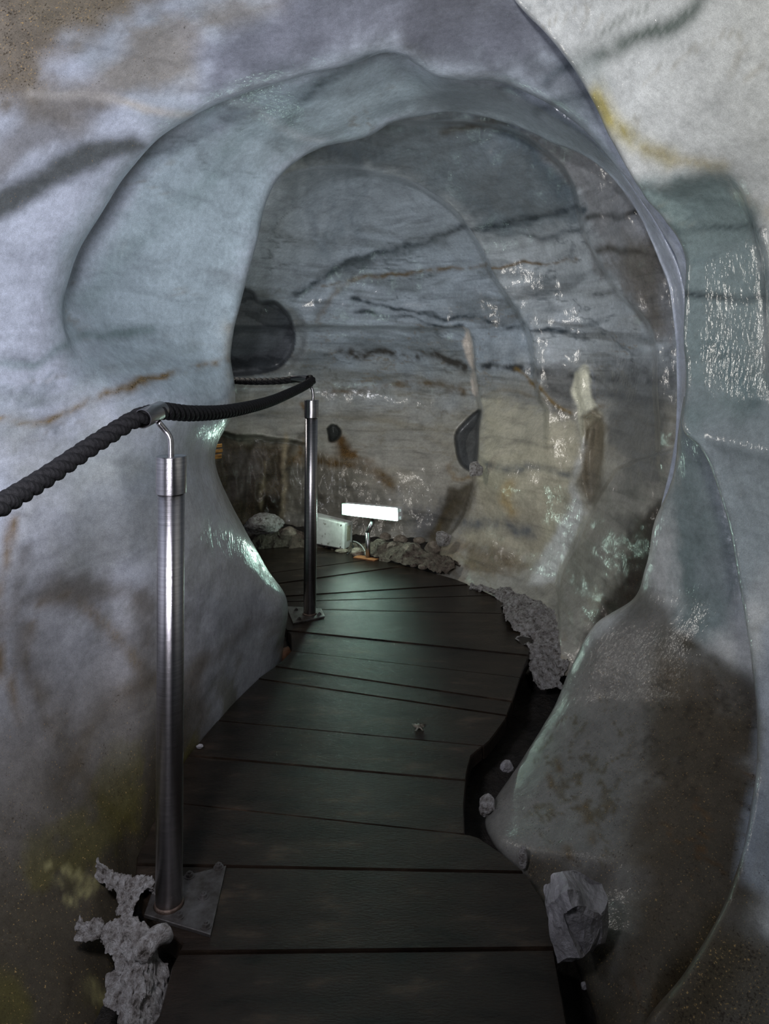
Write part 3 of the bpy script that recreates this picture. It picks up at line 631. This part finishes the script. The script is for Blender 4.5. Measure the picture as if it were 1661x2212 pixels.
    # dark earth wedge right
    p.area([(1420, 1090), (1350, 1130), (1330, 1240), (1290, 1320), (1260, 1420), (1200, 1480), (1480, 1480), (1480, 1100)], 26, rgb(44, 36, 28), .93, .5)
    p.area([(1310, 1000), (1420, 1060), (1340, 1160), (1290, 1290), (1220, 1400), (1180, 1280), (1260, 1150)], 26, rgb(124, 124, 118), .6, .3)
    h = sdf(project(V), HOLE)
    p.mixin(sstep(3, -6, h), rgb(120, 126, 134))
    n = fbm(np.stack([V[:, 0] * 3, V[:, 1] * 2, (V[:, 2] + .3 * V[:, 0] + .08 * p.n) * 16], 1), 4, 99)
    p.mixin(sstep(0.0, 0.2, n) * sstep(3, -6, h) * .6, rgb(50, 56, 62))
    p.mixin(sstep(2, -5, sdf(project(V), H2)), rgb(84, 88, 84))
    p.mixin(sstep(2, -5, sdf(project(V), H3)) * sstep(3, -3, sdf(project(V), PIL)) * .9, rgb(104, 108, 110))
    p.stroke([(990, 945), (1030, 925), (1060, 920)], 6, rgb(40, 44, 48), .0)
    p.area([(1030, 1045), (1022, 1090), (990, 1135), (950, 1180), (925, 1170), (960, 1110), (985, 1060)], 12, rgb(74, 66, 48), .8, .5)  # dark band painted along the pillar edge in place of shade
    p.mixin(sstep(5, -16, sdf(q, HRIM)) * (h > 2) * .5, rgb(150, 156, 158))
    return p.c
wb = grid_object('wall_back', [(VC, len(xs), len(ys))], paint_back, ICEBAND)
tag(wb, 'marbled ice wall of the lit chamber beyond the arch, with holes and a pale pillar', 'ice wall')

# ------------------------------------------------------------------ ground
def ground():
    xs = np.linspace(-2.2, 2.2, 260); ys = np.linspace(-1.0, 6.2, 420)
    X, Y = np.meshgrid(xs, ys, indexing='ij')
    V = np.stack([X.ravel(), Y.ravel(), 0 * X.ravel()], 1)
    z = -0.15 + 0.05 * fbm(V * 4, 4, 3) + 0.02 * fbm(V * 18, 3, 6)
    z += 0.10 * sstep(4.0, 4.8, V[:, 1] + .35 * V[:, 0]) + 0.07 * sstep(.5, .9, V[:, 0]) * sstep(2.6, 3.2, V[:, 1])
    V[:, 2] = z
    return V, len(xs), len(ys)
Vg, a, b_ = ground()
def paint_floor(V):
    return np.tile([.02, .02, .02, 0], (len(V), 1))
fl = grid_object('floor', [(Vg, a, b_)], paint_floor, FLOOR)
tag(fl, 'dark muddy cave ground showing beside and beyond the boardwalk', 'ground')

# ------------------------------------------------------------------ boardwalk
edgeL = [(300, 2260), (345, 2190), (372, 2085), (395, 2040), (330, 1990), (292, 1900), (296, 1850), (345, 1745), (400, 1640), (440, 1590), (500, 1520), (560, 1462), (606, 1430), (630, 1405), (628, 1370), (605, 1345), (598, 1300), (580, 1262), (555, 1220), (500, 1190), (440, 1165)]
edgeR = [(1232, 2260), (1225, 2212), (1196, 2050), (1190, 1990), (1175, 1950), (1138, 1890), (1085, 1845), (1036, 1812), (1004, 1802), (1002, 1740), (1008, 1670), (1018, 1632), (1058, 1598), (1092, 1552), (1112, 1500), (1128, 1450), (1142, 1416), (1150, 1382), (1140, 1336), (1096, 1300), (1040, 1274), (985, 1252), (930, 1236), (880, 1222), (820, 1212)]
seams = [((200, 2345), (1300, 2345)), ((330, 2060), (1210, 2050)), ((250, 1868), (1160, 1886)), ((320, 1728), (1020, 1804)), ((360, 1628), (1030, 1688)), ((430, 1552), (1080, 1614)), ((540, 1462), (1120, 1548)), ((560, 1434), (1140, 1520)), ((600, 1402), (1150, 1466)),
         ((600, 1360), (1165, 1418)), ((580, 1328), (1165, 1378)), ((580, 1313), (1165, 1326)), ((570, 1300), (1100, 1284)), ((560, 1291), (1020, 1262)), ((550, 1283), (960, 1240)), ((530, 1270), (880, 1222)), ((500, 1250), (830, 1205)), ((470, 1222), (770, 1188)), ((420, 1200), (700, 1172))]
pl_line = lambda pts: [G(x, y) for x, y in pts]
deckpoly = [(G(x, y).x, G(x, y).y) for x, y in edgeL + [(520, 1160), (600, 1163), (720, 1186), (770, 1200)] + edgeR[::-1]]
def clip_to_line(poly, a, b, keep_left):
    out = []; n = len(poly)
    def side(p): 
        s = (b[0] - a[0]) * (p[1] - a[1]) - (b[1] - a[1]) * (p[0] - a[0]); return s if keep_left else -s
    for i in range(n):
        p, q = poly[i], poly[(i + 1) % n]; sp, sq = side(p), side(q)
        if sp >= 0: out.append(p)
        if (sp >= 0) != (sq >= 0):
            t = sp / (sp - sq); out.append((p[0] + (q[0] - p[0]) * t, p[1] + (q[1] - p[1]) * t))
    return out
bw = empty('boardwalk', (0, 2.5, 0), 'boardwalk of dark wet planks fanning round the bend between the ice walls', 'walkway')
bm = bmesh.new(); rr = random.Random(5)
for i in range(len(seams) - 1):
    (a0, b0), (a1, b1) = seams[i], seams[i + 1]
    A0, B0, A1, B1 = G(*a0), G(*b0), G(*a1), G(*b1)
    g = .0032 + .002 * rr.random()
    poly = clip_to_line(deckpoly, (A0.x, A0.y + g), (B0.x, B0.y + g), True)
    poly = clip_to_line(poly, (A1.x, A1.y - g), (B1.x, B1.y - g), False)
    if len(poly) < 3: continue
    cl = []
    for p in poly:
        if not cl or math.hypot(p[0] - cl[-1][0], p[1] - cl[-1][1]) > .004: cl.append(p)
    dz = rr.uniform(-.003, .002)
    n_ = len(cl); cx = sum(p[0] for p in cl) / n_; cy = sum(p[1] for p in cl) / n_
    top = []; bev = []; bot = []
    for (x, y) in cl:
        jx, jy = 0.0, 0.0
        v = Vector((cx - x, cy - y, 0)); v = v.normalized() * .003 if v.length else v
        top.append(bm.verts.new((x + v.x, y + v.y, dz))); bev.append(bm.verts.new((x, y, dz - .004))); bot.append(bm.verts.new((x, y, dz - .042)))
    try:
        ff = bm.faces.new(top); bm.faces.new(bot[::-1])
        for k in range(n_):
            bm.faces.new((bev[k], bev[(k + 1) % n_], top[(k + 1) % n_], top[k])); bm.faces.new((bot[k], bot[(k + 1) % n_], bev[(k + 1) % n_], bev[k]))
    except ValueError: pass
bmesh.ops.triangulate(bm, faces=[f for f in bm.faces if len(f.verts) > 4])
deck = obj('decking', bm, WOOD, bw, smooth=False)
bm = bmesh.new()
for (x0, x1, yy) in ((-.36, .18, 1.62), (-.40, .15, 2.3)):
    pass
for xo in (-.30, .10):
    hexa(bm, [(xo - .03, 1.0, -.125), (xo + .03, 1.0, -.125), (xo + .03, 3.0, -.125), (xo - .03, 3.0, -.125)], [(xo - .03, 1.0, -.044), (xo + .03, 1.0, -.044), (xo + .03, 3.0, -.044), (xo - .03, 3.0, -.044)])
obj('joist', bm, WOOD, bw, smooth=False)
bm = bmesh.new()
c = G(627, 1402, -.03)
tube(bm, [c + Vector((-.10, -.06, -.035)), c + Vector((.0, -.012, -.01))], .028, 14)
obj('timber_stub', bm, STUB, bw)['label'] = 'sawn brown log end under the deck edge'

# ------------------------------------------------------------------ handrail posts
def cyl_between(bm, a, b, r, seg=40):
    tube(bm, [a, b], r, seg)
def post(base, plate, bolts, top_z, r, label, rod, ring_a, ring_b, ring_r, lean):
    t = empty('handrail_post', base, label, 'post', 'steel posts carrying the rope handrail')
    b = Vector(base); top = Vector((b.x + lean, b.y, top_z))
    capz = .082; k = 1 - capz / top_z; cs = b + (top - b) * k
    bm = bmesh.new(); tube(bm, [b + Vector((0, 0, .006)), b + (top - b) * .5, cs + Vector((0, 0, .004))], r, 48); obj('pole', bm, STEEL, t)
    bm = bmesh.new(); R = r * 1.13
    tube(bm, [cs, cs + Vector((0, 0, .001)), top - Vector((0, 0, .0015)), top], [R * .97, R, R, R * .96], 48, True)
    o = obj('cap', bm, STEEL, t)
    es = o.modifiers.new('edge', 'EDGE_SPLIT'); es.split_angle = math.radians(40)
    bm = bmesh.new(); tube(bm, [tuple(p) for p in resample([list(p) for p in rod], 24)], .0068 if r > .02 else .006, 20); obj('bracket_rod', bm, STEEL, t)
    # open sleeve the rope runs through
    bm = bmesh.new(); a, c2 = Vector(ring_a), Vector(ring_b); d = (c2 - a)
    tube(bm, [a, a + d * .02, a + d * .98, c2], [ring_r * .985, ring_r, ring_r, ring_r * .985], 40, False)
    tube(bm, [a, c2], ring_r * .90, 40, False)
    ra = [v for v in bm.verts if (v.co - a).dot(d.normalized()) < 1e-4 * d.length]
    for end in (a, c2):
        up = d.orthogonal().normalized(); bb = d.normalized().cross(up)
        o_ = [bm.verts.new(end + (up * math.cos(x) + bb * math.sin(x)) * ring_r * .985) for x in [2 * math.pi * i / 40 for i in range(40)]]
        i_ = [bm.verts.new(end + (up * math.cos(x) + bb * math.sin(x)) * ring_r * .90) for x in [2 * math.pi * i / 40 for i in range(40)]]
        for i in range(40): bm.faces.new((o_[i], o_[(i + 1) % 40], i_[(i + 1) % 40], i_[i]))
    obj('rope_sleeve', bm, STEEL, t)
    bm = bmesh.new(); lo = [(p.x, p.y, .001) for p in plate]; up_ = [(p.x, p.y, .009) for p in plate]
    hexa(bm, lo, up_, .0015); pl = obj('base_plate', bm, STEELD, t, smooth=False)
    for q in bolts:
        bm = bmesh.new(); tube(bm, [(q.x, q.y, .009), (q.x, q.y, .0165)], .0085 if r > .02 else .007, 6); tube(bm, [(q.x, q.y, .009), (q.x, q.y, .0105)], .012, 20)
        tube(bm, [(q.x, q.y, .016), (q.x, q.y, .020)], .004, 12)
        obj('bolt', bm, STEELD, pl, smooth=False)
    bm = bmesh.new()
    tube(bm, [b + Vector((0, 0, .008)), b + Vector((0, 0, .016))], [r * 1.16, r * 1.02], 40); obj('weld_bead', bm, WELD, pl)
    return t
yb = 1.640
nb = G(365, 1961); nb = Vector((nb.x, nb.y, 0))
ntop = P(370, 985, nb.y)
r1 = 28.5 / F * nb.y
rod = [P(369, 990, nb.y), P(369, 962, nb.y), P(367, 946, nb.y), P(358, 931, nb.y), P(342, 912, nb.y - .01)]
plate = [G(311, 1984), G(455, 2028), G(489, 1877), G(335, 1915)]
bolts = [G(409, 1901), G(472, 1882), G(445, 2010), G(386, 1989), G(439, 1946)]
post(nb, plate, bolts, ntop.z, r1, 'tall steel post in front, beside the left ice wall, holding the bright rope sleeve', rod,
     P(307, 905, nb.y - .06), P(347, 886, nb.y + .03), 20.5 / F * nb.y, ntop.x - nb.x)
fb = G(669, 1330); fb = Vector((fb.x, fb.y, 0)); ftop = P(673, 864, fb.y)
rod = [P(676, 868, fb.y), P(676, 850, fb.y), P(673, 838, fb.y), P(666, 830, fb.y), P(654, 826, fb.y + .01)]
post(fb, [G(633, 1350), G(702, 1335), G(694, 1318), G(618, 1313)], [G(640, 1322), G(646, 1342), G(690, 1331)], ftop.z, 13.6 / F * fb.y,
     'farther thin steel post standing where the boardwalk bends', rod, P(632, 818, fb.y + .03), P(664, 819, fb.y + .0), 8.4 / F * fb.y, ftop.x - fb.x)

# ------------------------------------------------------------------ rope
path = [(-160, 1175, 1.06), (-60, 1125, 1.16), (0, 1092, 1.23), (100, 1030, 1.36), (200, 962, 1.48), (290, 906, 1.585), (327, 893, 1.635), (352, 888, 1.675), (420, 893, 1.87), (500, 887, 2.2), (580, 868, 2.68), (635, 845, 3.10), (662, 831, 3.36), (673, 823, 3.44), (671, 818, 3.475), (660, 818.5, 3.475), (632, 820, 3.48), (600, 823, 3.50), (550, 824, 3.56), (508, 822, 3.62), (440, 815, 3.75)]
pts = resample([[-.86, -.9, 1.05], [-.86, -.2, .98], [-.82, .45, .90]] + [list(P(*p)) for p in path], 3200)
bm = bmesh.new(); up = None; seg = 36; rings = []; ph = 0.0
cum = np.concatenate([[0], np.cumsum(np.linalg.norm(np.diff(pts, axis=0), axis=1))])
iturn = int(np.argmax(pts[:, 0] * 0 + cum >= cum[np.argmin(np.abs(pts - np.array(P(673, 823, 3.44))).sum(1))]))
for i, p in enumerate(pts):
    p = Vector(p); t = Vector(pts[min(i + 1, len(pts) - 1)] - pts[max(i - 1, 0)]).normalized()
    if up is None: up = t.orthogonal().normalized()
    up = (up - t * up.dot(t)).normalized(); bt = t.cross(up)
    far = i > iturn; pitch = .10 if far else .096
    if i: ph += (cum[i] - cum[i - 1]) / pitch * 2 * math.pi
    R = .0168 if far else .0195
    ring = []
    for k in range(seg):
        a = 2 * math.pi * k / seg
        s_ = math.cos(1.5 * (a - ph)) if True else 0
        r_ = R * (0.70 + 0.34 * abs(s_) ** 0.6)
        r_ *= 1 + .02 * math.sin(37 * a + i)
        ring.append(bm.verts.new(p + (up * math.cos(a) + bt * math.sin(a)) * r_))
    rings.append(ring)
for i in range(len(rings) - 1):
    for k in range(seg): bm.faces.new((rings[i][k], rings[i][(k + 1) % seg], rings[i + 1][(k + 1) % seg], rings[i + 1][k]))
tag(obj('rope', bm, ROPE), 'thick black twisted handrail rope running through the sleeves of both steel posts', 'rope')

# ------------------------------------------------------------------ lamp
Lc = G(795, 1206); lamp = empty('floor_lamp', (Lc.x, Lc.y, 0), 'glowing white strip lamp on a bent steel stem at the far edge of the boardwalk', 'lamp')
f4 = [P(738, 1087.5, 4.50), P(856, 1098, 4.24), P(857, 1126, 4.24), P(738, 1112, 4.50)]
nrm = (f4[1] - f4[0]).cross(f4[3] - f4[0]).normalized()
if nrm.y < 0: nrm = -nrm
bm = bmesh.new(); hexa(bm, [p + nrm * .012 for p in f4], [p + nrm * .058 for p in f4], .003); hs = obj('housing', bm, HOUSING, lamp, smooth=False)
bm = bmesh.new(); hexa(bm, f4, [p + nrm * .013 for p in f4], .004); obj('diffuser', bm, DIFF, lamp, smooth=False)
e = (f4[1] + f4[2]) / 2 + nrm * .03
for s_ in (-1, 1):
    bm = bmesh.new()
    q = e + Vector((.006, 0, .022 * s_)); hexa(bm, [q + Vector((-.006, -.012, -.008)), q + Vector((.003, -.012, -.008)), q + Vector((.003, .012, -.008)), q + Vector((-.006, .012, -.008))],
         [q + Vector((-.006, -.012, .008)), q + Vector((.003, -.012, .008)), q + Vector((.003, .012, .008)), q + Vector((-.006, .012, .008))])
    obj('end_clip', bm, HOUSING, lamp, smooth=False)
bm = bmesh.new(); tube(bm, [P(795, 1206, Lc.y), P(794, 1150, Lc.y)], .0145, 28); obj('stem', bm, STEEL, lamp)
bm = bmesh.new(); tube(bm, [P(793.5, 1151, Lc.y), P(807, 1122, Lc.y + .015)], .0145, 28); obj('stem_elbow', bm, STEEL, lamp)
bm = bmesh.new(); pp = [G(763, 1206), G(808, 1213), G(818, 1209), G(775, 1201)]
hexa(bm, [(p.x, p.y, .001) for p in pp], [(p.x, p.y, .007) for p in pp]); obj('foot_plate', bm, RUST, lamp, smooth=False)
# the tube's bright end sits at the left of the housing; this is the light it throws
light('lamp_tube', 'POINT', tuple(P(752, 1100, 4.40)), 2.6, (0.72, 1.0, 0.86), 0.012)

# ------------------------------------------------------------------ junction box
Y0 = 4.55
eb = empty('junction_box', tuple(G(720, 1190)), 'grubby white electrical box on the ground behind the farther post', 'electrical box')
fl_, fr_, br_ = P(664, 1111, 4.66), P(744.5, 1131, 4.52), P(762.5, 1126, 4.66)
fl2, fr2, br2 = P(664, 1172, 4.66), P(743, 1187, 4.52), P(760.5, 1179, 4.66)
bl_, bl2 = fl_ + (br_ - fr_), fl2 + (br2 - fr2)
bm = bmesh.new(); hexa(bm, [fl2, fr2, br2, bl2], [fl_, fr_, br_, bl_], .004); obj('enclosure', bm, BOX, eb, smooth=False)
n1 = (fr_ - fl_).cross(fl2 - fl_).normalized(); n1 = n1 if n1.y < 0 else -n1
def inset(quad, k):
    c = sum(quad, Vector()) / 4; return [c + (p - c) * k for p in quad]
bm = bmesh.new(); qd = inset([fl2, fr2, fr_, fl_], .93); hexa(bm, [p - n1 * .002 for p in qd], [p + n1 * .005 for p in qd], .0015); ld = obj('lid', bm, BOX, eb, smooth=False)
for cpt in inset([fl2, fr2, fr_, fl_], .84):
    bm = bmesh.new(); tube(bm, [cpt + n1 * .005, cpt + n1 * .008], .004, 12); obj('screw', bm, DARK, ld)
n2 = (br_ - fr_).cross(fr2 - fr_).normalized(); n2 = n2 if n2.x > 0 else -n2
bm = bmesh.new(); c0 = [fr2 + (br2 - fr2) * .3 + (fr_ - fr2) * .28, fr2 + (br2 - fr2) * .72 + (br_ - br2) * .28, fr_ + (br_ - fr_) * .72 - (br_ - br2) * .12, fr_ + (br_ - fr_) * .3 - (fr_ - fr2) * .12]
hexa(bm, [p - n2 * .001 for p in c0], [p + n2 * .0012 for p in c0]); obj('sticker', bm, LABELM, eb, smooth=False)
for k in range(6):
    q = fl2 + (fr2 - fl2) * (.14 + .15 * k) + Vector((0, .03, 0)); bm = bmesh.new(); tube(bm, [q + Vector((0, 0, .004)), q - Vector((0, 0, .018))], .010, 14); obj('cable_gland', bm, DARK, eb)
bm = bmesh.new(); tube(bm, resample([list(P(762, 1172, 4.62)), list(P(763, 1185, 4.58)), list(P(757, 1193, 4.54)), list(P(750, 1197, 4.47))], 20).tolist(), .006, 10)
tag(obj('black_cable', bm, DARK), 'short black cable curling down beside the electrical box', 'cable')
bm = bmesh.new(); tube(bm, resample([list(P(763, 1169, 4.62)), list(P(772, 1172, 4.58)), list(P(781, 1179, 4.52)), list(P(788, 1190, 4.46)), list(P(790, 1199, 4.43))], 24).tolist(), .004, 10)
tag(obj('grey_cable', bm, GREYC), 'thin grey cable from the electrical box to the lamp stem', 'cable')

# ------------------------------------------------------------------ rocks, ice and snow
def lump(name, c, size, mat, seed, rough=.22, sub=4, facet=False, squash=None, parent=None, flat=0):
    bm = bmesh.new(); bmesh.ops.create_icosphere(bm, subdivisions=sub, radius=1.0)
    V = np.array([v.co[:] for v in bm.verts])
    if facet:
        rg = np.random.RandomState(seed)
        dirs = rg.normal(size=(16, 3)); dirs /= np.linalg.norm(dirs, axis=1)[:, None]; hh = rg.uniform(.62, .95, 16)
        for d, h_ in zip(dirs, hh):
            e = V @ d - h_; V = V - np.where(e > 0, e, 0)[:, None] * d * .96
    V = V * (1 + rough * fbm(V * 1.3, 3, seed)[:, None] * 1.6 + rough * .35 * fbm(V * 5, 3, seed + 4)[:, None])
    V = V * np.array(size) + np.array(c)
    for v, p in zip(bm.verts, V): v.co = p
    return obj(name, bm, mat, parent, smooth=not facet)
boulders = [
 (888, 1190, 25, 21, 'largest round muddy boulder right of the lamp'), (848, 1189, 20, 17, 'muddy rock between the lamp stem and the largest boulder'),
 (936, 1184, 18, 15, 'dark muddy rock right of the largest boulder'), (822, 1180, 16, 15, 'rough rock directly right of the lamp stem'),
 (918, 1205, 12, 10, 'small brown stone below the dark muddy rock'), (938, 1209, 11, 9, 'small brown stone at the foot of the pale ice pillar'),
 (893, 1219, 8, 6, 'small stone at the board edge below the largest boulder'), (912, 1225, 10, 6, 'pale pebble at the board edge, rightmost of the small stones'),
 (771, 1193, 13, 10, 'whitish stone between the electrical box and the lamp stem'), (866, 1166, 15, 11, 'rock behind the muddy rock, higher up the heap'),
 (832, 1160, 12, 9, 'rock at the top of the heap behind the lamp stem'), (904, 1168, 13, 8, 'rock wedged behind the largest boulder'),
 (738, 1190, 14, 5, 'flat brown stone propping the electrical box'), (548, 1165, 16, 10, 'leftmost rock below the white snow mound'),
 (583, 1168, 18, 11, 'rock below the right end of the white snow mound'), (625, 1152, 20, 16, 'large rough rock just left of the farther post'), (642, 1163, 12, 10, 'small rough rock touching the farther post on its left')]
for i, (px, py, rx, ry, lb) in enumerate(boulders):
    Yr = min((H + .0) * F / (py + ry - HY), 4.72) if py > 1150 else 4.62
    c = P(px, py, Yr + .03); s = Yr / F
    tag(lump('rock', c, (rx * s, rx * s * .85, ry * s), ROCK, 100 + i, .2, 4), lb, 'rock')
def heap(name, line, width, height, mat, seed, n=170, m_=26, rough=1.0):
    """ragged ridge of loose material following a ground line (3D points)"""
    L = resample([list(p) for p in line], n); W_ = resample([[x] for x in width], n)[:, 0]; Hh = resample([[x] for x in height], n)[:, 0]
    T = np.gradient(L, axis=0); T /= np.linalg.norm(T, axis=1)[:, None]; S = np.stack([T[:, 1], -T[:, 0], 0 * T[:, 0]], 1)
    u = np.linspace(-1, 1, m_); V = np.zeros((n, m_, 3))
    for j, uu in enumerate(u):
        V[:, j] = L + S * (uu * W_)[:, None]; V[:, j, 2] += Hh * (1 - abs(uu) ** 2.2) - .02 * abs(uu)
    Vf = V.reshape(-1, 3); e = np.tile(1 - np.abs(u) ** 4, n)
    Vf = Vf + np.stack([fbm(Vf * 14, 3, seed), fbm(Vf * 14, 3, seed + 1), fbm(Vf * 16, 4, seed + 2)], 1) * (.045 * rough)
    Vf[:, 2] += (.010 * fbm(Vf * 70, 3, seed + 7) + .010 * np.abs(fbm(Vf * 130, 3, seed + 8))) * rough
    Vf[:, :2] += .008 * rough * np.stack([fbm(Vf * 90, 2, seed + 9), fbm(Vf * 90, 2, seed + 10)], 1)
    me = bpy.data.meshes.new(name); I = np.arange(n * m_).reshape(n, m_)
    fc = np.stack([I[:-1, :-1], I[1:, :-1], I[1:, 1:], I[:-1, 1:]], -1).reshape(-1, 4)
    me.from_pydata(Vf.tolist(), [], fc.tolist()); me.update()
    for p in me.polygons: p.use_smooth = True
    me.materials.append(mat); o = bpy.data.objects.new(name, me); COL.objects.link(o); return o
tag(heap('rubble', [P(500, 1175, 4.75), P(600, 1172, 4.75), P(680, 1178, 4.72), P(770, 1192, 4.58), P(850, 1196, 4.42), P(930, 1210, 4.25), P(985, 1225, 4.15)], [.14, .16, .12, .1, .12, .12, .08], [.06, .08, .03, .03, .07, .06, .03], RUBBLE, 11, 260, 40),
    'brown gravel and mud packed along the far edge of the boards', 'gravel', kind='stuff')
tag(heap('snow', [P(165, 1985, 1.60), P(225, 2000, 1.60), P(270, 2020, 1.58), P(290, 2090, 1.50), P(300, 2170, 1.42), P(300, 2300, 1.30)], [.02, .045, .055, .036, .04, .04], [.01, .03, .05, .035, .03, .03], SNOW, 21, 420, 90),
    'dirty snow heaped between the front post plate and the mossy wall foot', 'snow', kind='stuff')
tag(heap('snow', [P(198, 1880, 1.76), P(240, 1900, 1.74), P(285, 1925, 1.70), P(318, 1955, 1.64)], [.012, .028, .036, .03], [.012, .03, .03, .02], SNOW, 27, 200, 60),
    'upper tongue of dirty snow left of the front post', 'snow', kind='stuff')
tag(heap('snow', [P(1010, 1262, 3.85), P(1090, 1275, 3.75), P(1160, 1320, 3.40), P(1185, 1400, 3.05), P(1180, 1470, 2.85)], [.04, .09, .15, .12, .05], [-.012, -.008, -.004, -.010, -.014], SNOW, 31, 420, 110, .9),
    'crushed snow strewn on the ground along the right edge of the bend', 'snow', kind='stuff')
def ice_lump(px, py, Yd, rx, ry, lb, seed, name='ice_chunk', mat=CHUNK, facet=True, rough=.16, cat='ice chunk', depth=.8):
    s = Yd / F; return tag(lump(name, P(px, py, Yd), (rx * s, min(rx, ry) * s * depth, ry * s), mat, seed, rough, 5, facet), lb, cat)
# big broken ice block wedged beside the boards
bm = bmesh.new()
poly = [(1180, 1962), (1192, 1948), (1210, 1928), (1224, 1920), (1244, 1922), (1262, 1930), (1290, 1938), (1313, 1950), (1312, 1972), (1308, 2004), (1296, 2030), (1280, 2056), (1262, 2068), (1240, 2075), (1202, 2075), (1198, 2040), (1190, 2000)]
Yb = 1.50; front = [P(x, y, Yb + .03 * math.sin(x * .05)) for x, y in poly]; cpt = sum(front, Vector()) / len(front)
v0 = [bm.verts.new(p) for p in front]; v1 = [bm.verts.new(cpt + (p - cpt) * 1.0 + Vector((.01, .07, -.01))) for p in front]; v2 = [bm.verts.new(cpt + (p - cpt) * .72 + Vector((0, -.028, .006))) for p in front]
n_ = len(front)
for i in range(n_):
    j = (i + 1) % n_; bm.faces.new((v0[i], v0[j], v1[j], v1[i])); bm.faces.new((v2[i], v2[j], v0[j], v0[i]))
bm.faces.new(v2); bm.faces.new(v1)
bmesh.ops.triangulate(bm, faces=bm.faces)
bmesh.ops.subdivide_edges(bm, edges=bm.edges, cuts=5, use_grid_fill=True)
A = np.array([v.co[:] for v in bm.verts]); A2 = A + .014 * np.stack([fbm(A * 22, 4, 1), fbm(A * 22, 4, 2), fbm(A * 22, 4, 3)], 1)
for v, p in zip(bm.verts, A2): v.co = p
tag(obj('ice_chunk', bm, CHUNK, smooth=False), 'large broken block of cloudy ice wedged against the right board edge', 'ice chunk')
ice_lump(1094, 1655, 2.30, 16, 13, 'small pale ice lump in the dark gap right of the boards', 204)
ice_lump(1050, 1740, 2.10, 20, 24, 'low grey ice lump in the dark gap where the boards are notched', 205, mat=SNOW)
ice_lump(1130, 1852, 1.83, 9, 26, 'narrow white snow streak at the foot of the right ice lobe', 206, mat=SNOW, facet=False)
ice_lump(1262, 2130, 1.52, 9, 8, 'tiny ice crumb in the gap below the large ice block', 207)
ice_lump(1026, 1015, 4.25, 17, 20, 'pale ice lump lying in the lens-shaped hole beside the pillar', 208, mat=SNOW)
ice_lump(957, 1162, 4.32, 17, 20, 'white ice lump at the foot of the pale pillar, above the rocks', 209, mat=SNOW)
tag(lump('snow_mound', P(570, 1132, 4.60), (.115, .09, .062), SNOW, 301, .25, 5), 'white snow mound against the dark rock left of the farther post', 'snow')
tag(lump('snow_mound', P(540, 1143, 4.62), (.06, .05, .03), SNOW, 305, .25, 4), 'low snow patch touching the left side of the white mound', 'snow')
# small ice sliver leaning against the post plate
bm = bmesh.new(); tube(bm, resample([list(G(300, 2075, .03)), list(G(322, 2035, .045)), list(G(345, 2018, .05)), list(G(372, 2022, .03))], 20).tolist(), [.012, .018, .02, .022, .022, .022, .021, .02, .019, .019, .018, .018, .018, .017, .016, .015, .014, .012, .010, .006], 16)
A = np.array([v.co[:] for v in bm.verts]); A2 = A + .012 * np.stack([fbm(A * 30, 3, 1), fbm(A * 30, 3, 2), fbm(A * 30, 3, 3)], 1)
for v, p in zip(bm.verts, A2): v.co = p
tag(obj('ice_sliver', bm, SNOW), 'curved sliver of crusted ice just below the front post plate', 'ice chunk')
ice_lump(431, 1612, 2.28, 8, 5, 'small wet ice chip on the left board edge by the wall', 210, 'ice_chip')
# leaf scrap
bm = bmesh.new(); c = G(905, 1572)
ring = [bm.verts.new(c + Vector((math.cos(a) * r_, math.sin(a) * r_ * 1.3, .004 + .004 * math.sin(3 * a)))) for a, r_ in [(2 * math.pi * k / 18, .017 * (1 + .45 * math.sin(5 * 2 * math.pi * k / 18))) for k in range(18)]]
cc = bm.verts.new(c + Vector((0, 0, .009)))
for k in range(18): bm.faces.new((ring[k], ring[(k + 1) % 18], cc))
o = obj('leaf', bm, LEAF); so = o.modifiers.new('thickness', 'SOLIDIFY'); so.thickness = .0012
tag(o, 'wet scrap of brown leaf lying on the boards', 'leaf')
# timber seen past the left pillar
bm = bmesh.new()
for k, (y0, y1, xr) in enumerate([(958, 968, 480), (969, 979, 481), (980, 992, 479)]):
    hexa(bm, [P(440, y1 + 4, 4.28), P(xr, y1 - 2, 4.28), P(xr, y1 - 2, 4.36), P(440, y1 + 4, 4.36)], [P(440, y0 + 6, 4.28), P(xr, y0, 4.28), P(xr, y0, 4.36), P(440, y0 + 6, 4.36)], .003)
tag(obj('timber_beam', bm, TIMBER, smooth=False), 'orange timber ends peeking out behind the left ice pillar', 'timber')
